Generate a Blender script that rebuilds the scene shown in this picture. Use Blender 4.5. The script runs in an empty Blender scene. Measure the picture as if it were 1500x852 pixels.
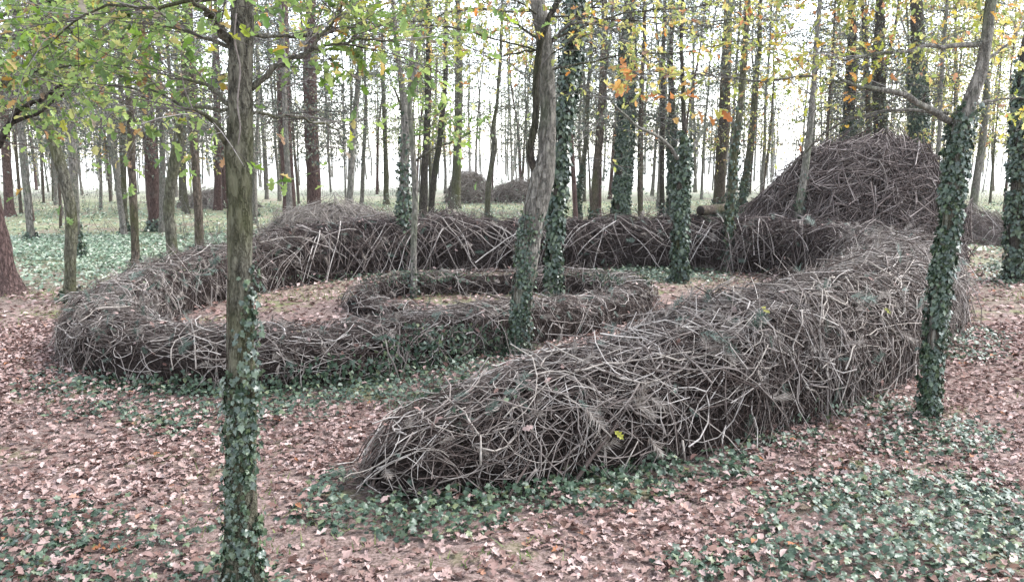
import bpy, math, numpy as np
from mathutils import Vector, Matrix
R = math.radians
rng = np.random.default_rng(7)
S = bpy.context.scene
COL = S.collection
# ------------------------------------------------------------------ camera
F, HC, HOR = 1250.0, 2.6, 225.0           # focal length (photo px), eye height, horizon row
PIT = math.atan((426 - HOR) / F)
cam_d = bpy.data.cameras.new('camera'); cam = bpy.data.objects.new('camera', cam_d); COL.objects.link(cam)
cam_d.sensor_width = 36; cam_d.lens = 36 * F / 1500; cam_d.clip_end = 3000; cam_d.clip_start = .05
cam.location = (0, 0, HC); cam.rotation_euler = (math.pi / 2 - PIT, 0, 0)
S.camera = cam
# ------------------------------------------------------------------ light
SUN_EL, SUN_AZ = R(52), R(70)
W = bpy.data.worlds.new('World'); S.world = W; W.use_nodes = True
nt = W.node_tree; bg = nt.nodes['Background']
sky = nt.nodes.new('ShaderNodeTexSky'); sky.sky_type = 'NISHITA'; sky.sun_disc = False
sky.sun_elevation = SUN_EL; sky.sun_rotation = SUN_AZ; sky.air_density = 1.0; sky.dust_density = .7; sky.ozone_density = 1.0
hs = nt.nodes.new('ShaderNodeHueSaturation'); hs.inputs['Saturation'].default_value = .38
nt.links.new(sky.outputs[0], hs.inputs['Color']); nt.links.new(hs.outputs[0], bg.inputs['Color'])
bg.inputs['Strength'].default_value = .15
sd = bpy.data.lights.new('sun', 'SUN'); sd.energy = 1.3; sd.angle = R(25); sd.color = (1, .975, .95)
sun = bpy.data.objects.new('sun', sd); COL.objects.link(sun)
sv = Vector((math.sin(SUN_AZ) * math.cos(SUN_EL), math.cos(SUN_AZ) * math.cos(SUN_EL), math.sin(SUN_EL)))
sun.rotation_euler = sv.to_track_quat('Z', 'Y').to_euler(); sun.location = (0, 0, 30)
S.view_settings.view_transform = 'Standard'; S.view_settings.look = 'None'
S.view_settings.exposure = 2.6; S.view_settings.gamma = 1
S.render.engine = 'CYCLES'
S.cycles.max_bounces = 6; S.cycles.diffuse_bounces = 3; S.cycles.glossy_bounces = 2
S.cycles.transmission_bounces = 3; S.cycles.transparent_max_bounces = 4; S.cycles.volume_bounces = 1
HAZE = 0.0002

# ------------------------------------------------------------------ photo-measure helpers
cp, sp = math.cos(PIT), math.sin(PIT)
def ray(px, py):
    x, v = (np.asarray(px, float) - 750) / F, (426 - np.asarray(py, float)) / F
    return np.stack([x, cp + v * sp, -sp + v * cp], -1)
def gnd(px, py):
    d = ray(px, py); t = HC / -d[..., 2]
    return d * t[..., None] + np.array([0, 0, HC])
def at(px, py, Y):
    d = ray(px, py); t = Y / d[..., 1]
    return d * np.asarray(t)[..., None] + np.array([0, 0, HC])
def project(P):
    x, y, z = P[..., 0], P[..., 1], P[..., 2] - HC
    dep = y * cp - z * sp; v = y * sp + z * cp
    dep = np.where(np.abs(dep) < .05, .05, dep)
    return 750 + F * x / dep, 426 - F * v / dep, dep
def hsh(i, j, s):
    a = np.sin(i * 127.1 + j * 311.7 + s * 74.7) * 43758.5453
    return a - np.floor(a)
def noise2(x, y, s=0):
    xi, yi = np.floor(x), np.floor(y); u, v = x - xi, y - yi
    u, v = u * u * (3 - 2 * u), v * v * (3 - 2 * v)
    return (hsh(xi, yi, s) * (1 - u) + hsh(xi + 1, yi, s) * u) * (1 - v) + (hsh(xi, yi + 1, s) * (1 - u) + hsh(xi + 1, yi + 1, s) * u) * v
def gz(x, y):
    f = np.exp(-(np.asarray(y, float) / 45) ** 2)
    return f * (.10 * (noise2(x * .45, y * .45, 1) - .5) + .035 * (noise2(x * 1.7, y * 1.7, 2) - .5))

# ------------------------------------------------------------------ materials
MAT = {}
def ramp(t, fac, stops):
    r = t.nodes.new('ShaderNodeValToRGB'); e = r.color_ramp.elements
    while len(e) < len(stops): e.new(.5)
    for q, (p, c) in zip(e, stops): q.position = p; q.color = (*c, 1)
    t.links.new(fac, r.inputs[0]); return r.outputs[0]
def noise(t, scale, detail=4, vec=None, rough=.6):
    n = t.nodes.new('ShaderNodeTexNoise'); n.inputs['Scale'].default_value = scale
    n.inputs['Detail'].default_value = detail; n.inputs['Roughness'].default_value = rough
    if vec is not None: t.links.new(vec, n.inputs['Vector'])
    return n.outputs['Fac']
def mapped(t, sc):
    c = t.nodes.new('ShaderNodeTexCoord'); m = t.nodes.new('ShaderNodeMapping')
    m.inputs['Scale'].default_value = sc; t.links.new(c.outputs['Object'], m.inputs['Vector']); return m.outputs[0]
def mix(t, fac, a, b, mode='MIX'):
    m = t.nodes.new('ShaderNodeMix'); m.data_type = 'RGBA'; m.blend_type = mode
    for k, v in ((0, fac), (6, a), (7, b)):
        if isinstance(v, (int, float)): m.inputs[k].default_value = v
        elif isinstance(v, tuple): m.inputs[k].default_value = (*v, 1)
        else: t.links.new(v, m.inputs[k])
    return m.outputs[2]
def new_mat(name, rough=.8, spec=.3):
    m = bpy.data.materials.new(name); m.use_nodes = True; t = m.node_tree; b = t.nodes['Principled BSDF']
    b.inputs['Roughness'].default_value = rough; b.inputs['Specular IOR Level'].default_value = spec
    MAT[name] = m; return m, t, b
def bump(t, b, h, strength, dist):
    n = t.nodes.new('ShaderNodeBump'); n.inputs['Strength'].default_value = strength; n.inputs['Distance'].default_value = dist
    t.links.new(h, n.inputs['Height']); t.links.new(n.outputs[0], b.inputs['Normal'])
def island(t):
    return t.nodes.new('ShaderNodeNewGeometry').outputs['Random Per Island']
def leaf_mat(name, stops, rough=.6, trans=0.0, spec=.3, mottle=.25, objrand=False):
    m, t, b = new_mat(name, rough, spec)
    src = t.nodes.new('ShaderNodeObjectInfo').outputs['Random'] if objrand else island(t)
    c = ramp(t, src, stops)
    n = ramp(t, noise(t, 30, 3, mapped(t, (1, 1, 1))), [(.3, (1 - mottle,) * 3), (.7, (1, 1, 1))])
    c = mix(t, 1.0, c, n, 'MULTIPLY')
    t.links.new(c, b.inputs['Base Color'])
    if trans:
        tr = t.nodes.new('ShaderNodeBsdfTranslucent'); t.links.new(c, tr.inputs['Color'])
        mx = t.nodes.new('ShaderNodeMixShader'); mx.inputs[0].default_value = trans
        t.links.new(b.outputs[0], mx.inputs[1]); t.links.new(tr.outputs[0], mx.inputs[2])
        t.links.new(mx.outputs[0], t.nodes['Material Output'].inputs[0])
    return m
def bark_mat(name, dark, light, moss=(.10, .13, .04), moss_amt=.35, sc=1.0):
    m, t, b = new_mat(name, .9, .15)
    v = mapped(t, (9 * sc, 9 * sc, 2.4 * sc))
    n1 = noise(t, 4.0, 8, v, .72); n2 = noise(t, 1.1, 3, mapped(t, (2, 2, 1.2))); n3 = noise(t, 14, 4, mapped(t, (1.5, 1.5, .7)))
    vo = t.nodes.new('ShaderNodeTexVoronoi'); vo.feature = 'DISTANCE_TO_EDGE'; vo.inputs['Scale'].default_value = 9 * sc
    ad = t.nodes.new('ShaderNodeMix'); ad.data_type = 'VECTOR'; ad.inputs[0].default_value = .12; wv = t.nodes.new('ShaderNodeTexNoise'); wv.inputs['Scale'].default_value = 9; t.links.new(v, wv.inputs['Vector'])
    v3 = mapped(t, (2.2, 2.2, .62)); t.links.new(v3, ad.inputs[4]); t.links.new(wv.outputs['Color'], ad.inputs[5]); t.links.new(ad.outputs[1], vo.inputs['Vector'])
    crack = ramp(t, vo.outputs['Distance'], [(.0, (.30, .28, .27)), (.10, (1, 1, 1))])
    c = mix(t, .3 if name == 'bark_pale' else .6, ramp(t, n1, [(.36, dark), (.6, light)]), crack, 'MULTIPLY')
    hm = t.nodes.new('ShaderNodeMath'); hm.operation = 'MULTIPLY_ADD'; t.links.new(ramp(t, vo.outputs['Distance'], [(0, (0, 0, 0)), (.13, (1, 1, 1))]), hm.inputs[0]); hm.inputs[1].default_value = .6; t.links.new(n1, hm.inputs[2]); n1 = hm.outputs[0]
    c = mix(t, ramp(t, n3, [(.55, (0, 0, 0)), (.72, (.35, .35, .35))]), c, tuple(min(1, q * 1.5) for q in light))
    c = mix(t, ramp(t, n2, [(.62 - moss_amt * .4, (0, 0, 0)), (.8 - moss_amt * .2, (.8, .8, .8))]), c, moss)
    t.links.new(c, b.inputs['Base Color']); bump(t, b, n1, 1.0, .035); return m
bark_mat('bark_grey', (.04, .037, .029), (.165, .155, .12), (.075, .080, .032), .5)
bark_mat('bark_brown', (.035, .027, .021), (.15, .12, .095), (.07, .075, .03), .3)
bark_mat('bark_pine', (.045, .028, .025), (.15, .098, .088), (.11, .095, .08), .15)
bark_mat('bark_pale', (.075, .07, .06), (.265, .245, .215), (.10, .12, .07), .3)
bark_mat('bark_dark', (.022, .019, .016), (.085, .072, .06), (.04, .05, .02), .3)
def stick_mat(name, stops, rough=.75):
    m, t, b = new_mat(name, .9, .08)
    c = ramp(t, island(t), stops)
    n = ramp(t, noise(t, 26, 5, mapped(t, (1, 1, 1))), [(.3, (.55, .53, .5)), (.7, (1.12, 1.12, 1.12))])
    t.links.new(mix(t, 1.0, c, n, 'MULTIPLY'), b.inputs['Base Color'])
    bump(t, b, noise(t, 90, 3, mapped(t, (1, 1, 1))), .4, .004); return m
stick_mat('withy', [(0, (.04, .029, .026)), (.35, (.10, .082, .075)), (.7, (.21, .185, .172)), (1, (.45, .415, .39))])
stick_mat('withy_fine', [(0, (.028, .019, .017)), (.5, (.068, .051, .046)), (1, (.165, .138, .126))])
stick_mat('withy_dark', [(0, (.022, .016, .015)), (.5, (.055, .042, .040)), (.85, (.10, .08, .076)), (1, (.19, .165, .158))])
stick_mat('withy_heap', [(0, (.040, .030, .028)), (.5, (.105, .085, .081)), (.85, (.21, .178, .170)), (1, (.36, .32, .305))])
stick_mat('withy_pale', [(0, (.19, .165, .145)), (.5, (.28, .25, .225)), (1, (.38, .345, .315))])
stick_mat('twig', [(0, (.05, .042, .04)), (.6, (.115, .10, .095)), (1, (.28, .26, .25))])
m, t, b = new_mat('brush_core_shade', 1, .05)  # near-black colour carries the shade inside the brush
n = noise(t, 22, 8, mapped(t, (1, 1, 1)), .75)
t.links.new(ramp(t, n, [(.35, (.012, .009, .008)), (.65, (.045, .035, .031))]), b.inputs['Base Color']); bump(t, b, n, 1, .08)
leaf_mat('litter', [(0, (.06, .032, .026)), (.18, (.145, .088, .075)), (.48, (.25, .168, .15)), (.8, (.35, .258, .238)), (.97, (.44, .345, .32)), (1, (.28, .115, .05))], .85, .12, .08)
leaf_mat('litter_piece', [(0, (.10, .06, .045)), (.25, (.19, .12, .10)), (.55, (.27, .185, .16)), (.85, (.36, .26, .23)), (1, (.45, .35, .32))], .85, .12, .08, objrand=True)
leaf_mat('ivy', [(0, (.016, .034, .019)), (.5, (.034, .064, .036)), (.85, (.065, .10, .055)), (1, (.13, .15, .07))], .46, .06, .45)
leaf_mat('ivy_trunk', [(0, (.013, .028, .016)), (.6, (.030, .056, .033)), (1, (.075, .105, .05))], .38, .06, .55)
leaf_mat('ground_cover', [(0, (.07, .12, .07)), (.4, (.16, .24, .15)), (.75, (.30, .36, .26)), (1, (.46, .48, .38))], .4, .15, .5)
leaf_mat('leaf_green', [(0, (.10, .16, .06)), (.4, (.20, .30, .09)), (.72, (.33, .42, .13)), (.88, (.46, .46, .17)), (.95, (.36, .19, .08)), (1, (.30, .27, .22))], .5, .5)
leaf_mat('leaf_yellow', [(0, (.17, .22, .08)), (.35, (.36, .40, .12)), (.7, (.56, .53, .19)), (.85, (.58, .44, .17)), (.94, (.48, .20, .08)), (1, (.30, .20, .14))], .5, .5)
leaf_mat('leaf_orange', [(0, (.40, .15, .04)), (.5, (.55, .22, .05)), (.75, (.55, .42, .08)), (1, (.35, .36, .06))], .5, .5)
leaf_mat('leaf_grey', [(0, (.05, .07, .055)), (.5, (.10, .12, .095)), (.8, (.19, .20, .15)), (1, (.34, .32, .19))], .6, .35)
leaf_mat('leaf_piece_green', [(0, (.10, .19, .035)), (.6, (.22, .34, .05)), (.9, (.38, .36, .06)), (1, (.42, .19, .05))], .5, .5, objrand=True)
leaf_mat('leaf_piece_yellow', [(0, (.25, .32, .05)), (.5, (.50, .46, .08)), (.8, (.58, .36, .07)), (1, (.55, .2, .05))], .5, .5, objrand=True)
leaf_mat('leaf_piece_orange', [(0, (.42, .16, .06)), (.4, (.52, .25, .09)), (.7, (.58, .48, .14)), (1, (.42, .44, .12))], .5, .5, objrand=True)
leaf_mat('needle', [(0, (.045, .070, .056)), (.5, (.075, .110, .088)), (1, (.14, .18, .145))], .5, .1)
leaf_mat('needle_dead', [(0, (.10, .08, .065)), (.5, (.19, .16, .14)), (1, (.30, .27, .24))], .7, .1)
leaf_mat('grass', [(0, (.07, .11, .025)), (.5, (.13, .18, .05)), (1, (.26, .28, .10))], .5, .3)
m, t, b = new_mat('cut_end', .8, .2); t.links.new(ramp(t, noise(t, 18, 4, mapped(t, (1, 1, 1))), [(.3, (.008, .006, .005)), (.7, (.03, .022, .018))]), b.inputs['Base Color'])
# ground: litter soil near the coil, moss patches, green cover going back, haze-white painted in far off
m, t, b = new_mat('forest_floor', .95, .1)
v = mapped(t, (1, 1, 1))
n1 = noise(t, 14, 8, v, .75); n2 = noise(t, .9, 4, v); n3 = noise(t, 46, 3, v); n4 = noise(t, .16, 3, v)
soil = ramp(t, n1, [(.3, (.045, .031, .025)), (.5, (.115, .082, .07)), (.68, (.24, .18, .16))])
soil = mix(t, ramp(t, n3, [(.45, (0, 0, 0)), (.6, (.7, .7, .7))]), soil, (.27, .20, .18))
moss = ramp(t, n1, [(.3, (.06, .075, .025)), (.65, (.17, .19, .075))])
gnear = mix(t, ramp(t, n2, [(.56, (0, 0, 0)), (.68, (.75, .75, .75))]), soil, moss)
grass = ramp(t, n1, [(.3, (.10, .11, .06)), (.5, (.19, .21, .12)), (.7, (.33, .34, .24))])
grass = mix(t, ramp(t, noise(t, .55, 5, v), [(.45, (0, 0, 0)), (.62, (.8, .8, .8))]), grass, (.20, .155, .125))
sepr = t.nodes.new('ShaderNodeSeparateXYZ'); t.links.new(v, sepr.inputs[0])
mm = t.nodes.new('ShaderNodeMath'); mm.operation = 'MULTIPLY_ADD'; t.links.new(n4, mm.inputs[0]); mm.inputs[1].default_value = 14; t.links.new(sepr.outputs[1], mm.inputs[2])
mr = t.nodes.new('ShaderNodeMapRange'); t.links.new(mm.outputs[0], mr.inputs[0])
mr.inputs[1].default_value = 21; mr.inputs[2].default_value = 31
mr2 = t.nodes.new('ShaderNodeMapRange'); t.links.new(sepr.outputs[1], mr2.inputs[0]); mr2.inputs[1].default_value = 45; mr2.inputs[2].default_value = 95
grass = mix(t, mr2.outputs[0], grass, (.56, .56, .53))  # far ground whitened: bright hazy distance put into its colour
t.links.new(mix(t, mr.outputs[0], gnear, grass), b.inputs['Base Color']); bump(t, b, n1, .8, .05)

# ------------------------------------------------------------------ mesh helpers
def mesh_np(name, V, polys, smooth=False):
    """V (n,3); polys: list of int arrays (m,k)"""
    me = bpy.data.meshes.new(name); V = np.ascontiguousarray(V, np.float32)
    me.vertices.add(len(V)); me.vertices.foreach_set('co', V.ravel())
    loops = np.concatenate([p.ravel() for p in polys]).astype(np.int32)
    tot = np.concatenate([np.full(len(p), p.shape[1], np.int32) for p in polys])
    me.loops.add(len(loops)); me.loops.foreach_set('vertex_index', loops)
    me.polygons.add(len(tot)); st = np.concatenate([[0], np.cumsum(tot)[:-1]]).astype(np.int32)
    me.polygons.foreach_set('loop_start', st)
    if smooth: me.polygons.foreach_set('use_smooth', np.ones(len(tot), bool))
    me.update(calc_edges=True); return me
class Geo:
    def __init__(s): s.V, s.P, s.n = [], [], 0
    def add(s, V, polys):
        V = V.reshape(-1, 3)
        for p in polys: s.P.append(p + s.n)
        s.V.append(V); s.n += len(V)
    def mesh(s, name, smooth=False): return mesh_np(name, np.concatenate(s.V), s.P, smooth)
def nrm(a): return a / np.maximum(np.linalg.norm(a, axis=-1, keepdims=True), 1e-9)
def tubes(P, Rr, m=4, cap=False):
    """P (N,K,3), Rr (N,K) -> verts, [quads]"""
    P = np.asarray(P, float); Rr = np.asarray(Rr, float)
    if P.ndim == 2: P, Rr = P[None], Rr[None]
    T = nrm(np.gradient(P, axis=1))
    if cap:
        P = np.concatenate([P[:, :1], P, P[:, -1:]], 1); T = np.concatenate([T[:, :1], T, T[:, -1:]], 1)
        z = np.full_like(Rr[:, :1], 1e-4); Rr = np.concatenate([z, Rr, z], 1)
    N, K, _ = P.shape
    mean = nrm(P[:, -1] - P[:, 0]); ref = np.where(np.abs(mean[:, 2:3]) > .8, np.array([[1., 0, 0]]), np.array([[0, 0, 1.]]))
    A = nrm(np.cross(T, ref[:, None, :])); B = np.cross(T, A)
    an = np.arange(m) * 2 * math.pi / m
    V = P[:, :, None, :] + Rr[:, :, None, None] * (A[:, :, None, :] * np.cos(an)[:, None] + B[:, :, None, :] * np.sin(an)[:, None])
    i = np.arange(N * K * m).reshape(N, K, m)
    a = i[:, :-1]; c = i[:, 1:]
    Q = np.stack([a, np.roll(a, -1, 2), np.roll(c, -1, 2), c], -1).reshape(-1, 4)
    return V.reshape(-1, 3), [Q]
def frames(nv, spin):
    """orthonormal (N,3,3) with columns x,y,z ; z = nv, spun by angle"""
    nv = nrm(nv); ref = np.where(np.abs(nv[:, 2:3]) > .9, np.array([[0, 1., 0]]), np.array([[0, 0, 1.]]))
    x = nrm(np.cross(ref, nv)); y = np.cross(nv, x); c, s_ = np.cos(spin)[:, None], np.sin(spin)[:, None]
    return np.stack([x * c + y * s_, -x * s_ + y * c, nv], -1)
def frame_dir(yv, nv):
    y = nrm(yv); x = nrm(np.cross(y, nv)); return np.stack([x, y, np.cross(x, y)], -1)
def scatter(geo, tmpl, pos, M, sc):
    TV, TP = tmpl; N = len(pos)
    if N == 0: return
    V = np.einsum('nij,kj->nki', M, TV) * np.asarray(sc).reshape(-1, 1, 1) + pos[:, None, :]
    off = (np.arange(N) * len(TV))[:, None, None]
    geo.add(V, [(p[None] + off).reshape(-1, p.shape[1]) for p in TP])
def obj(name, me, mat, parent=None, loc=None, **kw):
    if isinstance(me, Geo): me = me.mesh(name, kw.pop('smooth', False))
    o = bpy.data.objects.new(name, me); COL.objects.link(o)
    for q in (mat if isinstance(mat, (list, tuple)) else [mat]):
        if q and q not in [x.name for x in me.materials if x]: me.materials.append(MAT[q])
    if parent: o.parent = parent
    if loc is not None: o.location = loc
    for k, v in kw.items(): o[k] = v
    return o
def empty(name, loc, label, cat, group=None):
    o = bpy.data.objects.new(name, None); COL.objects.link(o); o.location = loc; o.empty_display_size = .2
    o['label'] = label; o['category'] = cat
    if group: o['group'] = group
    return o
def spline(pts, n):
    """Catmull-Rom through rows of pts, n samples"""
    p = np.asarray(pts, float); q = np.concatenate([[2 * p[0] - p[1]], p, [2 * p[-1] - p[-2]]])
    u = np.linspace(0, len(p) - 1 - 1e-9, n); i = u.astype(int); f = (u - i)[:, None]
    a, b_, c, d = q[i], q[i + 1], q[i + 2], q[i + 3]
    return .5 * (2 * b_ + (c - a) * f + (2 * a - 5 * b_ + 4 * c - d) * f ** 2 + (3 * b_ - a - 3 * c + d) * f ** 3)

# leaf templates: unit length along +y, in the xy plane, curled
def fan(outline, curl, droop, fold):
    o = np.array(outline, float); o = np.concatenate([[[0, .45]], o]); x, y = o[:, 0], o[:, 1]
    z = curl * x ** 2 * 4 - droop * (y - .4) ** 2 + fold * np.abs(x) + .05 * np.sin(9 * y + 7 * x)
    V = np.stack([x, y, z], -1); k = len(o) - 1; i = np.arange(k)
    return V, [np.stack([np.zeros(k, int), 1 + i, 1 + (i + 1) % k], -1)]
def sym(h): return h + [(-x, y) for x, y in reversed(h) if x > 1e-6]
OAK = [(0, 0), (.07, .12), (.20, .24), (.11, .34), (.30, .50), (.15, .58), (.27, .76), (.11, .82), (0, 1.0)]
OAKS = [(0, 0), (.2, .25), (.1, .36), (.30, .55), (.16, .66), (.2, .85), (0, 1)]
IVY = [(0, .12), (.16, 0), (.40, .16), (.28, .38), (.46, .56), (.22, .66), (0, 1)]
oak = [fan(o_, c, d, f) for o_, c, d, f in ((sym(OAK), .5, .4, .1), (sym(OAKS), -.4, .7, .25), (sym(OAK)[:9] + [(-.22, .8), (-.1, .5), (-.26, .3), (-.06, .12)], 0.6, -.35, 0), (sym([(0, 0), (.16, .2), (.24, .45), (.17, .75), (0, 1)]), .5, .6, -.15), (sym(OAK), -.4, .7, .1), (sym(OAKS), .8, .2, -.2))]
oaks = [fan(sym(OAKS), c, d, f) for c, d, f in ((.5, .4, .1), (-.3, .7, .35), (.9, -.5, 0))]
IVYS = [(0, .1), (.42, .2), (.25, .62), (0, 1)]
ivys = [fan(sym(IVYS), c, d, f) for c, d, f in ((-.25, .25, .1), (.1, .4, -.25))]
oakf = [fan(sym([(0, 0), (.26, .3), (.2, .72), (0, 1)]), .5, .5, .2)]
ivyt = [fan(sym(IVY), c, d, f) for c, d, f in ((-.25, .25, .1), (.1, .4, -.25))]
diam = [(np.array([[0, 0, 0], [.32, .45, .1], [0, 1, -.05], [-.32, .5, .12]]), [np.array([[0, 1, 2], [0, 2, 3]])])]
def mk_sprig(n, seed, spread=.55):
    r = np.random.default_rng(seed); u = r.uniform(0, 1, n); az = r.uniform(0, 2 * math.pi, n); L = r.uniform(.3, .5, n) * (1.1 - .4 * u)
    d = np.stack([np.cos(az) * spread, .75 + 0 * az, np.sin(az) * spread * .6], -1); p = np.stack([0 * u, u * .7, 0 * u], -1)
    side = nrm(np.cross(d, np.array([.3, .2, 1]))) * .012
    V = np.stack([p - side, p + side, p + d * L[:, None]], 1).reshape(-1, 3)
    return V, [np.arange(3 * n).reshape(n, 3)]
sprig = [mk_sprig(46, 3), mk_sprig(46, 4, .4), mk_sprig(60, 5, .8)]

# ------------------------------------------------------------------ ground
xs = np.concatenate([[-700, -300, -120, -60, -35, -24, -18], np.linspace(-13, 13, 150), [18, 24, 35, 60, 120, 300, 700]])
ys = np.concatenate([[-60, -20, -6, 0, 2.5], np.linspace(4, 24, 120), [25, 26.5, 28, 30, 33, 37, 42, 50, 65, 90, 140, 250, 450, 800]])
GX, GY = np.meshgrid(xs, ys); GZ = gz(GX, GY)
nx, ny = len(xs), len(ys); gi = np.arange(nx * ny).reshape(ny, nx)
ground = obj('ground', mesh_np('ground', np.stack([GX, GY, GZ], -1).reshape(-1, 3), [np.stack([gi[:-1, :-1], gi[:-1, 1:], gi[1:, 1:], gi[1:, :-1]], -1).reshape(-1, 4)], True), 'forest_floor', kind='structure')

# ------------------------------------------------------------------ serpent path
SP = np.array([  # x, y, half width, height
 (-1.12, 6.20, .38, .48), (-.6, 6.52, .52, .64), (.2, 6.98, .64, .79), (1.0, 7.42, .74, .92), (2.0, 8.15, .80, 1.06), (3.3, 9.42, .84, 1.10),
 (4.6, 10.95, .85, 1.12), (5.7, 12.45, .85, 1.14), (6.55, 14.1, .84, 1.16), (6.9, 15.8, .80, 1.15), (6.7, 17.5, .78, 1.12), (5.7, 19.0, .75, 1.10),
 (4.0, 19.6, .74, 1.09), (1.5, 19.75, .74, 1.08), (-1.0, 19.65, .74, 1.10), (-3.2, 18.95, .74, 1.12), (-4.7, 17.5, .70, 1.02), (-5.55, 15.7, .64, .86), (-5.9, 13.6, .58, .74),
 (-5.75, 12.1, .55, .68), (-5.2, 10.7, .55, .66), (-4.3, 9.82, .55, .62), (-3.2, 9.55, .55, .58), (-2.1, 9.85, .55, .56), (-1.1, 10.6, .52, .56), (0, 11.65, .5, .54),
 (1.1, 12.75, .45, .47), (1.95, 13.9, .41, .43), (2.05, 15.0, .38, .42), (1.3, 15.75, .36, .43), (0, 15.95, .35, .43), (-1.3, 15.75, .34, .40), (-2.3, 15.15, .32, .37), (-2.6, 14.35, .32, .33),
 (-2.2, 13.65, .30, .28), (-1.5, 13.5, .26, .22), (-.9, 13.6, .12, .1)])
D = spline(SP, 1600); seg = np.linalg.norm(np.diff(D[:, :2], axis=0), axis=1); ARC = np.concatenate([[0], np.cumsum(seg)]); LEN = ARC[-1]
def body_at(s):
    s = np.clip(s, 0, LEN); return np.stack([np.interp(s, ARC, D[:, k]) for k in range(4)], -1)
def body_pt(s, th, off):
    """surface point; off is outward"""
    s2 = np.clip(s, 0, LEN); c = body_at(s2); e = .05
    tg = nrm(body_at(s2 + e)[..., :2] - body_at(s2 - e)[..., :2]); nr = np.stack([tg[..., 1], -tg[..., 0]], -1)
    cap = np.sqrt(np.clip(1 - (1 - np.clip(s2 / .55, 0, 1)) ** 2, .02, 1))
    lump = 1 + .10 * (noise2(s2 * 1.3, th * 1.5 + 9, 5) - .5) + .10 * (noise2(s2 * 3.1, th * 3 + 4, 6) - .5)
    w = c[..., 2] * cap * lump + off; h = c[..., 3] * (.45 + .55 * cap) * lump + off
    sn, cs = np.sin(th), np.cos(th)
    x = np.sign(sn) * np.abs(sn) ** .8 * w; z = np.where(cs > 0, np.abs(cs) ** .75 * h, cs * .3)
    over = s - s2                                   # beyond the ends: run on straight
    p = c[..., :2] + nr * x[..., None] + tg * over[..., None]
    z = np.maximum(z, .012)
    return np.concatenate([p, (z + gz(p[..., 0], p[..., 1]))[..., None]], -1)
PATHS = D[::6]
def inside_body(x, y, pad=0.0):
    out = np.zeros(len(x), bool)
    for i in range(0, len(x), 20000):
        d2 = (x[i:i + 20000, None] - PATHS[None, :, 0]) ** 2 + (y[i:i + 20000, None] - PATHS[None, :, 1]) ** 2
        out[i:i + 20000] = (d2 < (PATHS[None, :, 2] + pad) ** 2).any(1)
    return out

serpent = empty('woven_serpent', (float(D[0, 0]), float(D[0, 1]), 0), 'long serpent woven from bent grey branches, coiled in a spiral on the forest floor', 'sculpture')
inv = Matrix.Translation(-serpent.location)
def child(name, me, mat, par, **kw):
    o = obj(name, me, mat, par, **kw); o.matrix_parent_inverse = Matrix.Translation(-par.location) if par.parent is None else Matrix(); return o
# dark core: shade deep between the branches put into its colour
ss = np.linspace(0.08, LEN, 700); tt = np.linspace(-R(92), R(92), 22)
A_, B_ = np.meshgrid(ss, tt, indexing='ij')
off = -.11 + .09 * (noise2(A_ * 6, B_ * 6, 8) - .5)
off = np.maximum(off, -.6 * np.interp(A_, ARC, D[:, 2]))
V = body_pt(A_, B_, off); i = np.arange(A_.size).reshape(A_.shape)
child('core', mesh_np('core', V.reshape(-1, 3), [np.stack([i[:-1, :-1], i[1:, :-1], i[1:, 1:], i[:-1, 1:]], -1).reshape(-1, 4)], True), 'brush_core_shade', serpent)

def weave(n, L, r, s0, th0, alpha, bow, K=9, off0=(-.05, .03), sway=.25, m=4, lift=.10):
    """n withies laid over the body; returns polylines and radii"""
    u = np.linspace(-.5, .5, K)[None, :]; L = L[:, None]
    c = body_at(np.clip(s0, 0, LEN)); reff = (.5 * (c[:, 2] + c[:, 3]))[:, None]
    al = alpha[:, None] + sway * rng.normal(size=(n, 1)) * u * 2
    al = al + bow[:, None] * u * 2
    ds = L / (K - 1) * np.cos(al); dt = L / (K - 1) * np.sin(al) / np.maximum(reff, .15)
    s = s0[:, None] + np.cumsum(ds, 1) - np.sum(ds, 1, keepdims=True) * .5
    th = th0[:, None] + np.cumsum(dt, 1) - np.sum(dt, 1, keepdims=True) * .5
    th = np.clip(th, -R(96), R(96))
    k = rng.normal(.35, .5, (n, 1)) * lift
    k2 = rng.normal(0, .5, (n, 1)) * lift
    o = rng.uniform(*off0, (n, 1)) + k * (2 * u) ** 2 * L + k2 * (2 * u) * L * .5
    o = np.minimum(o, .22); o = np.maximum(o, -.12)
    P = body_pt(s, th, o)
    P += rng.normal(0, .006, P.shape)
    P[..., 2] = np.maximum(P[..., 2], gz(P[..., 0], P[..., 1]) + .008)
    tap = np.linspace(1.0, .45, K)[None]; flip = rng.random(n) < .5
    tp = np.where(flip[:, None], tap[:, ::-1], tap)
    return P, r[:, None] * tp
def pick_s(n, lo, hi): return rng.uniform(lo, hi, n)
def weight_s(n):
    """arc positions, denser where the body is near and big"""
    s = rng.uniform(0, LEN, n * 3); c = body_at(s); w = (c[:, 2] + c[:, 3]); w = w / w.max() * np.clip(1.4 - c[:, 1] / 26, .5, 1.1) * np.where(s < 15, 1.25, 1)
    return s[rng.random(n * 3) < w / w.max()][:n]
NEAR_S = float(ARC[np.argmax(D[:, 1] > 14.5)])          # end of the big front stretch
BACK0, BACK1 = float(ARC[np.argmin(np.hypot(D[:, 0] - 6.7, D[:, 1] - 17.5))]), float(ARC[np.argmin(np.hypot(D[:, 0] + 4.9, D[:, 1] - 17.2))])
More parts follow.
